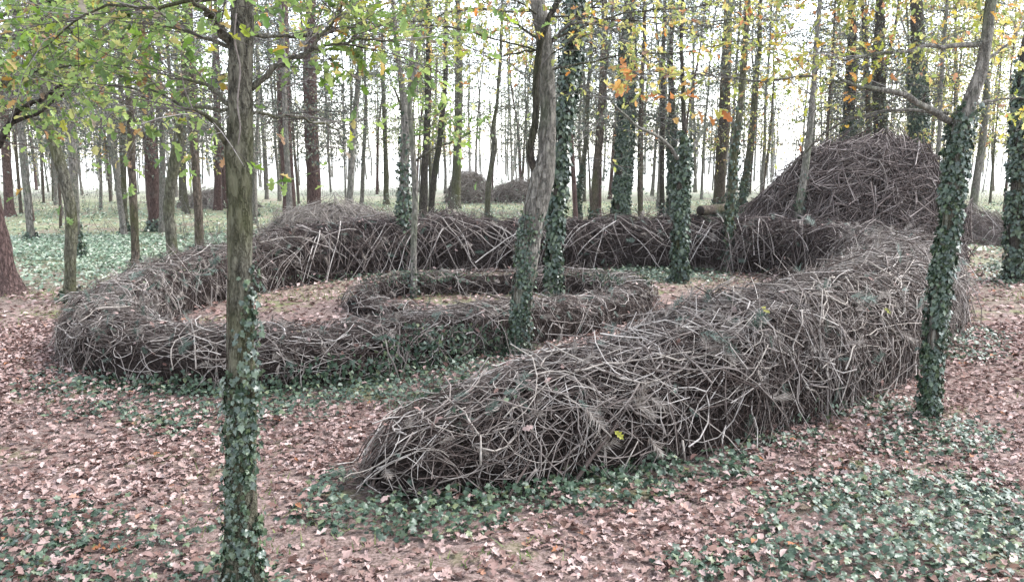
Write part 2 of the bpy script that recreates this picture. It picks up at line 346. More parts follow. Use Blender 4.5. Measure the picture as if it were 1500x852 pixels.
def batch(n, Lr, rr, mat, name, dark_back=True, m=4, K=9, off0=(-.05, .03), lift=.10, smooth=True):
    s0 = weight_s(n); n = len(s0); th0 = rng.uniform(-R(85), R(85), n)
    kind = rng.random(n)
    al = np.where(kind < .45, rng.normal(R(62), R(22), n) * rng.choice([-1, 1], n, p=[.35, .65]), rng.uniform(-R(35), R(35), n))
    c = body_at(s0); sc = np.clip(c[:, 3] / 1.0, .45, 1)
    L = rng.uniform(*Lr, n) * sc; rad = rng.uniform(*rr, n) * (.75 + .25 * sc)
    P, Q = weave(n, L, rad, s0, th0, al, rng.normal(0, 1.25, n), K, off0, m=m, lift=lift)
    return s0, P, Q
def stuff_sticks(name, s0, P, Q, matsel, m):
    for mat, msk in matsel:
        if msk.any():
            g = Geo(); g.add(*tubes(P[msk], Q[msk], m)); child(name, g, mat, serpent, kind='stuff', smooth=True)
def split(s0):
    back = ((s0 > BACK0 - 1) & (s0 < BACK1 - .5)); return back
s0, P, Q = batch(7600, (.4, 1.15), (.0022, .0045), None, None, K=4, off0=(-.10, .01), lift=.12)
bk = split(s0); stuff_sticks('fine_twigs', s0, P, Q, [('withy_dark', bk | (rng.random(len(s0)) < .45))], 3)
k_ = ~(bk); s1, P1, Q1 = s0[k_], P[k_], Q[k_]
s0, P, Q = batch(7600, (.4, 1.25), (.0025, .005), None, None, K=4, off0=(-.08, .02), lift=.12)
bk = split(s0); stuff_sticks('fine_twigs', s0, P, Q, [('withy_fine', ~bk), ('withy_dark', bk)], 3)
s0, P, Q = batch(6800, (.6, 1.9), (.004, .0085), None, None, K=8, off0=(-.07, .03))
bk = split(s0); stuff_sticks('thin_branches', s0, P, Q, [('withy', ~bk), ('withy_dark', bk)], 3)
s0, P, Q = batch(1900, (.7, 2.2), (.0055, .0108), None, None, K=11, off0=(-.02, .05), lift=.09)
P = P + rng.normal(0, .007, P.shape); ns = len(P) * 3; j = rng.integers(0, len(P), ns); kk = rng.integers(2, 10, ns); st = P[j, kk]; tg = nrm(P[j, kk] - P[j, kk - 1]) * rng.choice([-1, 1], (ns, 1))
d = nrm(tg + rng.normal(0, .55, tg.shape)); u = np.linspace(0, 1, 4)[None, :, None]; ln = rng.uniform(.12, .45, (ns, 1, 1)); PS = st[:, None] + d[:, None] * ln * u + rng.normal(0, .3, (ns, 1, 3)) * ln * u ** 2
PS[..., 2] = np.maximum(PS[..., 2], .01 + gz(PS[..., 0], PS[..., 1])); QS = Q[j, kk][:, None] * np.linspace(.55, .25, 4)[None]; bks = split(s0)[j]
for m_, k_ in (('withy', ~bks), ('withy_heap', bks)):
    g = Geo(); g.add(*tubes(PS[k_], QS[k_], 3)); child('side_twigs', g, m_, serpent, kind='stuff', smooth=True)
# the biggest in view: each its own branch
mid = P[:, 5]; pxm, pym, dep = project(mid); c0 = body_at(s0)[:, :2]
facing = ((mid[:, :2] - c0) * -mid[:, :2]).sum(1) > -.15
inv_ = (pxm > -30) & (pxm < 1530) & facing
score = np.where(inv_, Q.max(1) * np.linalg.norm(P[:, -1] - P[:, 0], axis=1) / dep ** 2, 0)
top = np.argsort(-score)[:300]
msk = np.ones(len(s0), bool); msk[top] = False
bk = split(s0)
for i in top:
    g = Geo(); g.add(*tubes(P[i], Q[i], 5, True)); c = P[i].mean(0)
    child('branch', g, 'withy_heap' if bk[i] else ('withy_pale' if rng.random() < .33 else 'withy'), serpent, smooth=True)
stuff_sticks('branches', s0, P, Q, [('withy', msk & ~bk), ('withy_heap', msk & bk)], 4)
# straight rods leaned against the back wall in view, and stakes at the blunt end
n = 260; s0 = rng.uniform(BACK0, BACK1, n); P, Q = weave(n, rng.uniform(.8, 1.8, n), rng.uniform(.009, .017, n), s0, rng.choice([-1, -1, -1, 1], n) * rng.uniform(R(38), R(66), n), rng.choice([-1, 1], n) * rng.uniform(R(25), R(75), n), rng.normal(0, .15, n), 7, (.03, .09), .05, lift=.02)
g = Geo(); g.add(*tubes(P, Q, 5)); child('leaning_rods', g, 'withy', serpent, kind='stuff', smooth=True)
def stakes(rows, mat, lo, hi):
    for ax, ay, bx, by, wd in rows:          # photo px of foot and top, width px
        f0 = gnd(ax, ay); tp = at(bx, by, f0[1] + .25); q = spline(np.array([f0 - [0, 0, .03], f0 * .55 + tp * .45 + rng.normal(0, .02, 3), tp]), 9)
        g = Geo(); g.add(*tubes(q, np.linspace(1, .6, 9) * wd * f0[1] / F / 2, 7, True)); child('branch', g, mat, serpent, smooth=True)
stakes([(535, 742, 560, 665, 6), (602, 752, 660, 665, 5), (650, 728, 690, 665, 4), (530, 702, 640, 728, 5), (735, 740, 780, 670, 5), (830, 720, 905, 620, 8), (1060, 650, 1040, 540, 5)], 'withy_fine', 0, 0)
# needle sprigs, mostly on the low left run and the tops
n = 4600; s0 = rng.uniform(0, LEN, n); th = rng.normal(0, R(55), n)
leftw = np.exp(-((s0 - float(ARC[np.argmin(np.hypot(D[:, 0] + 5.3, D[:, 1] - 11))])) / 8) ** 2)
keep = rng.random(n) < .32 + .5 * leftw; s0, th = s0[keep], th[keep]; n = len(s0)
p = body_pt(s0, th, rng.uniform(-.02, .06, n)); p2 = body_pt(s0 + .05, th + .01, np.full(n, .03)); pn = nrm(body_pt(s0, th, np.full(n, .1)) - body_pt(s0, th, np.zeros(n)))
d = nrm(p2 - p + rng.normal(0, .08, p.shape))
Mf = frame_dir(d, pn + rng.normal(0, .2, p.shape)); sc = rng.uniform(.18, .38, n) * np.clip(body_at(s0)[:, 3], .45, 1); live = rng.random(n) < .42
for nm, mat, q in (('green_sprigs', 'needle', live), ('dead_sprigs', 'needle_dead', ~live)):
    g = Geo()
    for k in range(3):
        w = q & (np.arange(n) % 3 == k); scatter(g, sprig[k], p[w], Mf[w], sc[w])
    child(nm, g, mat, serpent, kind='stuff')

n = 520; s0 = rng.uniform(0, LEN, n); th = rng.normal(0, R(45), n); p = body_pt(s0, th, rng.uniform(.02, .07, n)); pn = nrm(body_pt(s0, th, np.full(n, .1)) - body_pt(s0, th, np.zeros(n)))
g = Geo(); Mf = frames(pn + rng.normal(0, .5, pn.shape), rng.uniform(0, 6.28, n)); scatter(g, oak[1], p, Mf, rng.uniform(.05, .095, n)); obj('caught_leaves', g, 'litter', kind='stuff')
# ------------------------------------------------------------------ ivy density (read off the photograph's ground)
IVD = [(1320, 775, 215, 80, 1.0), (1180, 825, 130, 40, .8), (1050, 835, 90, 24, .4), (1365, 645, 105, 30, .65), (600, 757, 140, 32, 2.2), (800, 728, 160, 26, 2.0), (985, 688, 120, 20, 1.5), (1130, 650, 80, 16, .7), (420, 570, 340, 26, 1.6), (300, 604, 190, 34, .55),
       (110, 805, 240, 62, .5), (340, 845, 80, 30, 1.0), (570, 545, 150, 26, 1.7), (960, 402, 110, 14, .9), (170, 365, 190, 45, .8), (1240, 600, 120, 20, .5), (1425, 505, 60, 28, .7),
       (1480, 400, 50, 22, .7), (650, 505, 110, 34, 1.5), (500, 735, 50, 40, .9), (130, 560, 90, 16, .8), (560, 405, 150, 8, .5), (410, 605, 80, 25, .6), (620, 590, 90, 20, .25)]
def ivd(px, py):
    a = np.zeros_like(px)
    for cx, cy, rx, ry, s_ in IVD: a = np.maximum(a, s_ * np.exp(-(((px - cx) / rx) ** 2 + ((py - cy) / ry) ** 2) ** 2.4))
    return a
def frustum_pts(n, y0, y1, pad=1.08):
    y = np.sqrt(rng.uniform(y0 ** 2, y1 ** 2, n)); x = rng.uniform(-1, 1, n) * y * .63 * pad; return x, y
# ------------------------------------------------------------------ fallen leaves
x, y = frustum_pts(52000, 4.3, 13); k = ~inside_body(x, y, -.12); x, y = x[k], y[k]
px, py, dep = project(np.stack([x, y, 0 * x], -1))
dens = .45 + .75 * noise2(x * .9, y * .9, 21) - .35 * (noise2(x * .9, y * .9, 51) > .69); dens -= .62 * np.clip(ivd(px, py), 0, 1)
k = rng.random(len(x)) < dens; x, y, px, py, dep = x[k], y[k], px[k], py[k], dep[k]; n = len(x)
pos = np.stack([x, y, gz(x, y) + rng.uniform(.006, .045, n) + np.where(rng.random(n) < .6, .07, 0) * np.clip(ivd(px, py), 0, 1)], -1)
nv = np.stack([rng.normal(0, .25, n), rng.normal(0, .25, n), np.ones(n)], -1); spin = rng.uniform(0, 6.28, n)
Mf = frames(nv, spin); sc = rng.uniform(.05, .105, n)
sc = np.where(rng.random(n) < .15, sc * .6, sc)
order = np.argsort(-np.where((px > 0) & (px < 1500) & (py < 850), sc * (1 + .0 * dep) / dep * (.6 + .8 * rng.random(n)), 0))
big = order[:300]; rest = np.ones(n, bool); rest[big] = False
g = Geo()
for j in range(6):
    w = rest & (np.arange(n) % 6 == j) & (pos[:, 1] < 9); scatter(g, oak[j], pos[w], Mf[w], sc[w])
w = rest & (pos[:, 1] >= 9); scatter(g, oakf[0], pos[w], Mf[w], sc[w])
x, y = frustum_pts(46000, 13, 30); k = ~inside_body(x, y, -.1); x, y = x[k], y[k]
px, py, _ = project(np.stack([x, y, 0 * x], -1))
dens = .45 + .6 * noise2(x * .7, y * .7, 22); dens -= .7 * np.clip(ivd(px, py), 0, 1)
dens *= np.where((px < 330) & (py < 432), .30, 1) * np.where((py < 392), .35, 1) * np.where((px > 1400) & (py < 440), 1.6, 1)
k = rng.random(len(x)) < dens; x, y = x[k], y[k]; nn = len(x)
p2 = np.stack([x, y, gz(x, y) + rng.uniform(.005, .04, nn)], -1)
nv = np.stack([rng.normal(0, .35, nn), rng.normal(0, .35, nn), np.ones(nn)], -1)
for j in range(1): scatter(g, diam[0], p2, frames(nv, rng.uniform(0, 6.28, nn)), rng.uniform(.08, .14, nn))
obj('fallen_leaves', g, 'litter', ground, kind='stuff')
lm = [mesh_np('fallen_leaf', *q) for q in oak]
def place(o, p, M, s):
    m = Matrix.Identity(4)
    for a in range(3):
        for b_ in range(3): m[a][b_] = float(M[a, b_] * s)
        m[a][3] = float(p[a])
    o.matrix_local = m
for c_, i in enumerate(big):
    o = obj('fallen_leaf', lm[c_ % 6], 'litter_piece', ground); place(o, pos[i], Mf[i], sc[i])
# ------------------------------------------------------------------ ground ivy
x, y = frustum_pts(330000, 4.3, 27); k = ~inside_body(x, y, -.18); x, y = x[k], y[k]
px, py, dep = project(np.stack([x, y, 0 * x], -1)); dd = ivd(px, py)
k = rng.random(len(x)) < np.clip(dd, 0, 2.2) * np.clip(1.5 * noise2(x * 1.9, y * 1.9, 31) + .9 * noise2(x * 5, y * 5, 32) - .52, 0.03, 1.2) * np.where(y < 12, 2.4, .8)
x, y, dd = x[k], y[k], dd[k]; n = len(x)
field = (x < -4.5) & (y > 14)
pos = np.stack([x, y, gz(x, y) + .012 + rng.beta(1.3, 1.6, n) * .13 * np.clip(dd, .25, 1)], -1)
nv = np.stack([rng.normal(0, .45, n), rng.normal(-.15, .45, n), np.ones(n)], -1); Mf = frames(nv, rng.uniform(0, 6.28, n)); sc = rng.uniform(.035, .072, n) * np.where(y > 14, 1.3, 1)
ivy_g = Geo()
for j in range(2):
    for tm, dd_ in ((ivyt, y < 8.5), (ivys, y >= 8.5)): w = ~field & (np.arange(n) % 2 == j) & dd_; scatter(ivy_g, tm[j], pos[w], Mf[w], sc[w])
# ivy creeping up the flanks of the serpent
n2 = 60000; s0 = rng.uniform(0, LEN, n2); th = rng.uniform(R(20), R(92), n2) * rng.choice([-1, 1], n2)
p = body_pt(s0, th, rng.uniform(-.02, .09, n2)); pn = nrm(body_pt(s0, th, np.full(n2, .1)) - body_pt(s0, th, np.zeros(n2)))
px, py, _ = project(p); ht = p[:, 2]
k = (rng.random(n2) < ivd(px, py) * np.exp(-ht / .36) * 1.8); p, pn = p[k], pn[k]; n2 = len(p)
Mf2 = frame_dir(np.stack([rng.normal(0, .4, n2), rng.normal(0, .3, n2), -np.ones(n2)], -1), pn + rng.normal(0, .3, pn.shape))
for j in range(2): w = np.arange(n2) % 2 == j; scatter(ivy_g, ivys[j], p[w], Mf2[w], rng.uniform(.035, .07, w.sum()))
o = obj('ivy_ground_cover', ivy_g, 'ivy', kind='stuff')
# pale low greenery in the back
g = Geo(); w = field; scatter(g, diam[0], pos[w], Mf[w], sc[w] * 1.3)
n = 26000; y = rng.uniform(16, 46, n); x = rng.uniform(-.68, .68, n) * y; k = ~inside_body(x, y, 0); x, y = x[k], y[k]
px, py, _ = project(np.stack([x, y, 0 * x], -1)); k = ((px < 360) | (y > 21.5)) & (rng.random(len(x)) < .2 + noise2(x * .5, y * .5, 44)); x, y = x[k], y[k]; n = len(x)
pos = np.stack([x, y, gz(x, y) + rng.uniform(.01, .10, n)], -1); nv = np.stack([rng.normal(0, .6, n), rng.normal(-.2, .6, n), np.ones(n)], -1)
scatter(g, diam[0], pos, frames(nv, rng.uniform(0, 6.28, n)), rng.uniform(.07, .16, n))
obj('low_greenery', g, 'ground_cover', kind='stuff')
# grass blades: mossy tufts near, sward behind
n = 22000; y = np.concatenate([np.sqrt(rng.uniform(5 ** 2, 16 ** 2, 15000)), rng.uniform(15, 34, n - 15000)]); x = rng.uniform(-.66, .66, n) * y
k = ~inside_body(x, y, -.05) & (noise2(x * .9, y * .9, 51) > np.where(y < 15, .69, .42)); x, y = x[k], y[k]; n = len(x)
base = np.stack([x, y, gz(x, y)], -1); tip = base + np.stack([rng.normal(0, .05, n), rng.normal(0, .05, n), rng.uniform(.03, .13, n) * np.where(y < 15, .6, 1)], -1)
sd_ = np.stack([np.cos(x * 99), np.sin(x * 99), 0 * x], -1) * .006
g = Geo(); g.add(np.stack([base - sd_, base + sd_, tip], 1), [np.arange(3 * n).reshape(n, 3)]); obj('grass', g, 'grass', kind='stuff')

# ------------------------------------------------------------------ trees
def trunk_geo(path, rad, sides=12, rings=28, rough=.06, flare=.35, seed=0):
    PR = np.concatenate([path, np.asarray(rad)[:, None]], 1); q = spline(PR, rings); P, r = q[:, :3], np.maximum(q[:, 3], .004)
    hgt = np.linalg.norm(np.cumsum(np.diff(P, axis=0, prepend=P[:1]), axis=0), axis=1)
    r = r * (1 + flare * np.exp(-hgt / .13))
    V, Q = tubes(P, r, sides)
    V = V.reshape(rings, sides, 3); ang = np.arange(sides)[None]; hh = hgt[:, None]
    k = 1 + rough * (2 * noise2(hh * 4.5, np.cos(ang * 6.283 / sides) * 1.6 + np.sin(ang * 6.283 / sides) * 2.1 + 5, seed) - 1) + rough * .6 * (2 * noise2(hh * 14, ang * .9, seed + 1) - 1)
    V = P[:, None] + (V - P[:, None]) * k[..., None]
    return V.reshape(-1, 3), Q, P, r
def px_path(pts, Y, dY=0.0):
    """pts (px,py,width px) from the base up -> 3D path and radii standing at depth Y"""
    a = np.array([p[:3] for p in pts], float); P = at(a[:, 0], a[:, 1], Y + dY * np.linspace(0, 1, len(a))); dep = P[:, 1] * cp - (P[:, 2] - HC) * sp
    return P, a[:, 2] / 2 * dep / F
def grow(P, r, ztop):
    """run the trunk on upward past the last measured point"""
    d = P[-1] - P[-2]; d = d / np.linalg.norm(d); d[:2] *= .4; d[2] = max(d[2], .6); d /= np.linalg.norm(d); P, r = list(P), list(r); z0 = P[-1][2]
    while P[-1][2] < ztop: P.append(P[-1] + d * .9 + np.array([rng.normal(0, .04), rng.normal(0, .04), 0])); r.append(max(r[-1] * .86, .012))
    return np.array(P), np.array(r)
def ivy_trunk(P, r, z0, z1, n, az=None, spread=3.2, size=(.04, .07), fade=True, mat='ivy_trunk', out=.05):
    z = P[:, 2]; k = np.argsort(z); u = rng.uniform(0, 1, n)
    if fade: u = u ** 1.7
    zz = z0 + (z1 - z0) * u
    c = np.stack([np.interp(zz, z[k], P[k, a]) for a in range(3)], -1); rr = np.interp(zz, z[k], r[k])
    a = rng.uniform(0, 6.283, n) if az is None else az + rng.normal(0, spread, n)
    if az is not None: a += .5 * np.sin(zz * 3)
    d = np.stack([np.cos(a), np.sin(a), 0 * a], -1)
    keep = (noise2(zz * 3.5, a * 1.4 + 20, 77) > .22) & (~np.bool_(fade) & (rng.random(n) < np.clip((1 - u) / .14, 0, 1) ** .8) | np.bool_(fade) & (rng.random(n) < (1 - u) ** .9)); d, c, rr = d[keep], c[keep], rr[keep]; n = len(d)
    p = c + d * (rr + rng.uniform(.003, out, n))[:, None]
    M = frame_dir(np.stack([rng.normal(0, .5, n), rng.normal(0, .5, n), -np.ones(n)], -1), d + rng.normal(0, .45, d.shape) + np.array([0, 0, .35]))
    g = Geo(); sc = rng.uniform(*size, n)
    tm = ivyt if P[0, 1] < 9.5 else ivys
    for j in range(2): w = np.arange(n) % 2 == j; scatter(g, tm[j], p[w], M[w], sc[w])
    return g
def vines(T, P, r, z1, n, rad=.006):
    k = np.argsort(P[:, 2])
    for _ in range(n):
        zz = np.linspace(.02, z1 * rng.uniform(.6, 1.05), 26); a = rng.uniform(3.3, 6.1) + np.cumsum(rng.normal(0, .16, 26)); rr = np.interp(zz, P[k, 2], r[k]) + .006
        q = np.stack([np.interp(zz, P[k, 2], P[k, 0]) + np.cos(a) * rr, np.interp(zz, P[k, 2], P[k, 1]) + np.sin(a) * rr, zz], -1)
        g = Geo(); g.add(*tubes(q, np.linspace(rad, rad * .5, 26), 5, True)); child('vine', g, 'bark_brown', T, smooth=True)
class Wood:
    """twigs and leaf placements grown from limbs"""
    def __init__(s): s.tw = []; s.lp, s.ln, s.ld, s.ls = [], [], [], []
    def twigs(s, L, nt, length=(.3, .8), u0=.2, r=.004, up=.15, leaves=2.7, lsize=(.06, .095), sub=3, K=4):
        """L (K,3) limb polyline"""
        u = rng.uniform(u0, 1, nt); idx = u * (len(L) - 1); i = np.minimum(idx.astype(int), len(L) - 2); f = (idx - i)[:, None]
        st = L[i] * (1 - f) + L[i + 1] * f; dr = nrm(L[i + 1] - L[i])
        d = nrm(dr * .8 + rng.normal(0, .6, (nt, 3)) * np.array([1, 1, .5]) + np.array([0, 0, up])); ln = rng.uniform(*length, nt)
        s._curve(st, d, ln, r, leaves, lsize, K)
        if sub:
            P = s.tw[-1][0]; m_ = nt * sub; j = rng.integers(0, nt, m_); kk = rng.integers(1, K, m_)
            d2 = nrm(nrm(P[j, kk] - P[j, kk - 1]) * .6 + rng.normal(0, .6, (m_, 3)) * np.array([1, 1, .6]))
            s._curve(P[j, kk], d2, rng.uniform(*length, m_) * .55, r * .55, leaves, lsize, 3)
    def _curve(s, st, d, ln, r, leaves, lsize, K):
        n = len(st); u = np.linspace(0, 1, K)[None, :, None]; bend = rng.normal(0, .25, (n, 1, 3))
        P = st[:, None] + d[:, None] * ln[:, None, None] * u + bend * ln[:, None, None] * u ** 2 + np.array([0, 0, -.12]) * ln[:, None, None] * u ** 2
        s.tw.append((P, np.linspace(1, .4, K)[None] * r * np.ones((n, 1))))
        if leaves:
            q = rng.poisson(leaves, n); j = np.repeat(np.arange(n), q); m_ = len(j)
            uu = np.clip(rng.beta(2.2, 1.0, m_), 0, 1) * (K - 1); a = np.minimum(uu.astype(int), K - 2); f = (uu - a)[:, None]
            s.lp.append(P[j, a] * (1 - f) + P[j, a + 1] * f); s.ln.append(np.array([0, 0, 1]) + rng.normal(0, .5, (m_, 3)))
            s.ld.append(nrm(P[j, -1] - P[j, 0]) + rng.normal(0, .6, (m_, 3)) + np.array([0, 0, -.25])); s.ls.append(rng.uniform(*lsize, m_))
    def twig_geo(s, m=3):
        g = Geo()
        for P, r in s.tw: g.add(*tubes(P, r, m))
        return g
    def leaf_arrays(s):
        p, nv, d, sc = (np.concatenate(q) for q in (s.lp, s.ln, s.ld, s.ls)); return p, frame_dir(d, nv), sc
leaf_me = [mesh_np('leaf', *q) for q in oaks]
def finish_leaves(T, wd, mat, pick=0, piece=None, tmpl=oaks, twig='twig'):
    child('twigs', wd.twig_geo(), twig, T, kind='stuff', smooth=True)
    p, M, sc = wd.leaf_arrays(); rest = np.ones(len(p), bool)
    if pick:
        px, py, dep = project(p); sco = np.where((px > 4) & (px < 1496) & (py > 4) & (py < 330), sc / dep * (.7 + .6 * rng.random(len(p))) * (dep > 2.5), 0)
        top = np.argsort(-sco)[:pick]; top = top[sco[top] > 0]; rest[top] = False
        for c_, i in enumerate(top):
            o = obj('leaf', leaf_me[c_ % 3], None, T); place(o, p[i] - np.array(T.location), M[i], sc[i])
            o.material_slots[0].link = 'OBJECT' if o.material_slots else 'DATA'
            o.material_slots[0].material = MAT[piece]
    if not rest.any(): return
    if T.location.y > 12.5 and tmpl is oaks: tmpl = diam
    g = Geo(); nt_ = len(tmpl)
    for j in range(nt_): w = rest & (np.arange(len(p)) % nt_ == j); scatter(g, tmpl[j], p[w], M[w], sc[w])
    child('leaves', g, mat, T, kind='stuff')
for q in leaf_me: q.materials.append(MAT['leaf_piece_green'])
def limb(T, wd, pts, Y, dY, r0, r1=.006, mat='bark_grey', name='branch', tw=14, px=True, **kw):
    """an explicit limb read off the photo: pts (px,py); depth drifts by dY"""
    if px: a = np.array(pts, float); P = at(a[:, 0], a[:, 1], Y + dY * np.linspace(0, 1, len(a)))
    else: P = np.array(pts, float)
    q = spline(P, 14); q[1:] += rng.normal(0, .008, (13, 3)); r = np.linspace(r0, r1, 14)
    g = Geo(); g.add(*tubes(q, r, 7, True)); child(name, g, mat, T, smooth=True)
    if tw: wd.twigs(q, tw, **kw)
    return q
def rand_limbs(T, wd, P, r, n, z0, z1, L=(1.2, 2.6), az=None, azs=1.0, mat='bark_grey', tw=16, rise=(.0, .45), r0=.018, **kw):
    z = P[:, 2]
    for k in range(n):
        zz = rng.uniform(z0, z1); c = np.array([np.interp(zz, z, P[:, a]) for a in range(3)]); a = rng.uniform(0, 6.283) if az is None else rng.normal(az, azs)
        ln = rng.uniform(*L); d = np.array([math.cos(a), math.sin(a), rng.uniform(*rise)]); u = np.linspace(0, 1, 6)[:, None]
        q = c + d * ln * u + np.cumsum(rng.normal(0, .05, (6, 3)), 0) * u * ln + np.array([0, 0, -.15]) * ln * u ** 2
        limb(T, wd, q, 0, 0, r0 * rng.uniform(.6, 1.1), .004, mat, tw=tw, px=False, **kw)
def tree(name, label, pts, mat, ztop=8.0, sides=12, rings=28, rough=.06, group=None, Y=None, dY=0, flare=.5, cat='tree'):
    g0 = gnd(pts[0][0], pts[0][1]); Y = float(g0[1]) if Y is None else Y
    P, r = px_path(pts, Y, dY); P[0, 2] = gz(P[0, 0], P[0, 1]) - .03
    P, r = grow(P, r, ztop)
    T = empty(name, tuple(float(q) for q in (P[0, 0], P[0, 1], 0)), label, cat, group)
    V, Q, P2, r2 = trunk_geo(P, r, sides, rings, rough, flare, seed=int(rng.integers(1, 999)))
    child('trunk', mesh_np('trunk', V, Q, True), mat, T); return T, P2, r2, Y
NW = 'narrow'
# --- T1, the near oak on the left
T, P, r, Y = tree('oak_tree', 'nearest oak, tall mossy grey trunk with ivy on its lower half, left of the coil', [(353, 860, 46), (354, 740, 44), (354, 600, 41), (353, 430, 37), (352, 300, 34), (351, 228, 40), (352, 190, 36), (353, 100, 33), (354, 0, 32)], 'bark_grey', 7.0, 32, 110, .10)
child('ivy', ivy_trunk(P, r, 0, 1.4, 1150, -1.2, 1.1, (.022, .058), False, out=.04), 'ivy_trunk', T, kind='stuff')
child('ivy', ivy_trunk(P, r, .4, 2.05, 420, -.1, .38, (.02, .052), False), 'ivy_trunk', T, kind='stuff')
vines(T, P, r, 2.6, 4, .004)
vp = at(np.array([346, 344, 352, 348, 352, 349]), np.array([20, 60, 100, 150, 185, 212]), Y - .16); g = Geo(); q = spline(vp, 20); g.add(*tubes(q, np.linspace(.005, .004, 20), 5, True)); child('vine', g, 'withy', T, smooth=True)
w = Wood()
limb(T, w, [(338, 215), (318, 185), (300, 168), (280, 160)], Y, -.3, .022, tw=6, leaves=1)
limb(T, w, [(340, 62), (318, 35), (298, 12), (270, -10)], Y, -.4, .03, tw=10)
limb(T, w, [(338, 155), (318, 138), (290, 122), (245, 112)], Y, .5, .016, tw=10)
limb(T, w, [(338, 70), (300, 55), (262, 42), (215, 35)], Y, .4, .012, tw=14)
limb(T, w, [(368, 130), (405, 98), (445, 78), (478, 48), (502, 5)], Y, .2, .018, tw=16)
limb(T, w, [(440, 80), (480, 68), (530, 58), (585, 62)], Y + .1, .3, .010, tw=14)
limb(T, w, [(366, 52), (410, 54), (470, 50), (530, 30)], Y, .8, .010, tw=14)
limb(T, w, [(366, 168), (410, 168), (450, 175), (495, 190)], Y, 1.4, .009, tw=6, leaves=1)
limb(T, w, [(338, 160), (280, 158), (225, 135), (160, 125)], Y, 1.0, .010, tw=9, leaves=2)
rand_limbs(T, w, P, r, 11, 3.2, 4.6, (.9, 1.8), az=1.57, azs=.85, r0=.014, tw=16)
finish_leaves(T, w, 'leaf_green', 90, 'leaf_piece_green')
# --- T2, the forked tree in the middle
T, P, r, Y = tree('oak_tree', 'middle oak with a forked leaning trunk, ivy on its lower half, rising inside the coil', [(762, 522, 28), (764, 470, 28), (768, 420, 28), (776, 355, 31), (785, 300, 34), (794, 262, 34), (801, 225, 26), (802, 180, 23), (801, 120, 23), (796, 50, 25), (787, 0, 23)], 'bark_pale', 7.5, 22, 110, .13)
child('ivy', ivy_trunk(P, r, 0, 1.95, 2200, 3.9, 1.0, (.025, .06), False), 'ivy_trunk', T, kind='stuff')
vines(T, P, r, 2.6, 5, .006)
w = Wood()
limb(T, w, [(790, 268), (780, 240), (776, 212), (783, 185), (785, 150), (787, 105), (790, 68), (803, 30), (822, -8)], Y, -.30, .052, .036, 'bark_dark', 'second_stem', tw=6, leaves=2)
limb(T, w, [(796, 60), (770, 45), (735, 20), (700, -5)], Y, -.3, .020, tw=14)
limb(T, w, [(792, 72), (760, 78), (725, 85), (700, 90)], Y, .3, .016, tw=9, leaves=2)
limb(T, w, [(808, 62), (830, 40), (855, 33), (895, 42), (915, 60)], Y, -.3, .022, .005, 'bark_pale', tw=12, leaves=3)
limb(T, w, [(790, 130), (745, 92), (700, 75), (655, 55)], Y, .5, .010, .004, 'bark_pale', tw=12, leaves=3)
limb(T, w, [(800, 85), (835, 62), (862, 50)], Y, -.6, .010, tw=6, leaves=2)
limb(T, w, [(800, 150), (830, 138), (870, 140), (900, 150)], Y, -.6, .008, .003, 'bark_pale', tw=6, leaves=1)
rand_limbs(T, w, P, r, 14, 3.5, 5.4, (1.5, 3.0), tw=18)
finish_leaves(T, w, 'leaf_yellow', 90, 'leaf_piece_yellow')
# --- T3, ivy column beside it
T, P, r, Y = tree('ivy_clad_tree', 'straight trunk wrapped in dark ivy, just right of the forked middle oak', [(810, 442, 12), (814, 330, 13), (825, 200, 15), (835, 100, 17), (842, 0, 17)], 'bark_dark', 8.5, 12, 40)
child('ivy', ivy_trunk(P, r, 0, 6.4, 7000, None, 3, (.04, .115), False, out=.11), 'ivy_trunk', T, kind='stuff')
w = Wood(); rand_limbs(T, w, P, r, 8, 4.6, 7, (1.2, 2.4), tw=16, mat='bark_dark', lsize=(.05, .09)); finish_leaves(T, w, 'leaf_grey', 0)
# --- T4 pair of thin stems
T, P, r, Y = tree('ivy_clad_tree', 'slim ivied trunk standing close against the back wall of the coil, left of the middle', [(590, 398, 17), (591, 330, 15), (592, 260, 14), (594, 180, 14), (588, 120, 9), (578, 40, 7)], 'bark_pale', 8, 12, 40)
child('ivy', ivy_trunk(P, r, 0, 3.6, 3000, None, 3, (.06, .11), True, out=.10), 'ivy_trunk', T, kind='stuff')
w = Wood(); limb(T, w, [(592, 190), (602, 140), (612, 80), (622, 0)], Y, .2, .075, .03, 'bark_pale', 'second_stem', tw=20, lsize=(.08, .12))
limb(T, w, [(590, 165), (578, 130), (568, 110)], Y, -.4, .03, tw=10, leaves=2)
rand_limbs(T, w, P, r, 9, 4.4, 7.4, (1.2, 2.6), tw=18, lsize=(.08, .13)); finish_leaves(T, w, 'leaf_green', 0)
T, P, r, Y = tree('young_tree', 'thin pale stem growing out of the inner coil, ivy at its foot', [(606, 438, 10), (606, 360, 9), (608, 280, 9), (604, 210, 8), (600, 140, 6), (606, 40, 5)], 'bark_pale', 6.5, 10, 34)
child('ivy', ivy_trunk(P, r, 0, .75, 160, None, 3, (.05, .08)), 'ivy_trunk', T, kind='stuff')
w = Wood(); limb(T, w, [(608, 236), (635, 218), (670, 205), (695, 190)], Y, -.4, .024, .008, 'bark_grey', tw=10, leaves=4, lsize=(.07, .12)); limb(T, w, [(606, 200), (628, 190), (650, 150)], Y, -.5, .012, tw=8, leaves=5, lsize=(.08, .12))
finish_leaves(T, w, 'leaf_green', 30, 'leaf_piece_green')
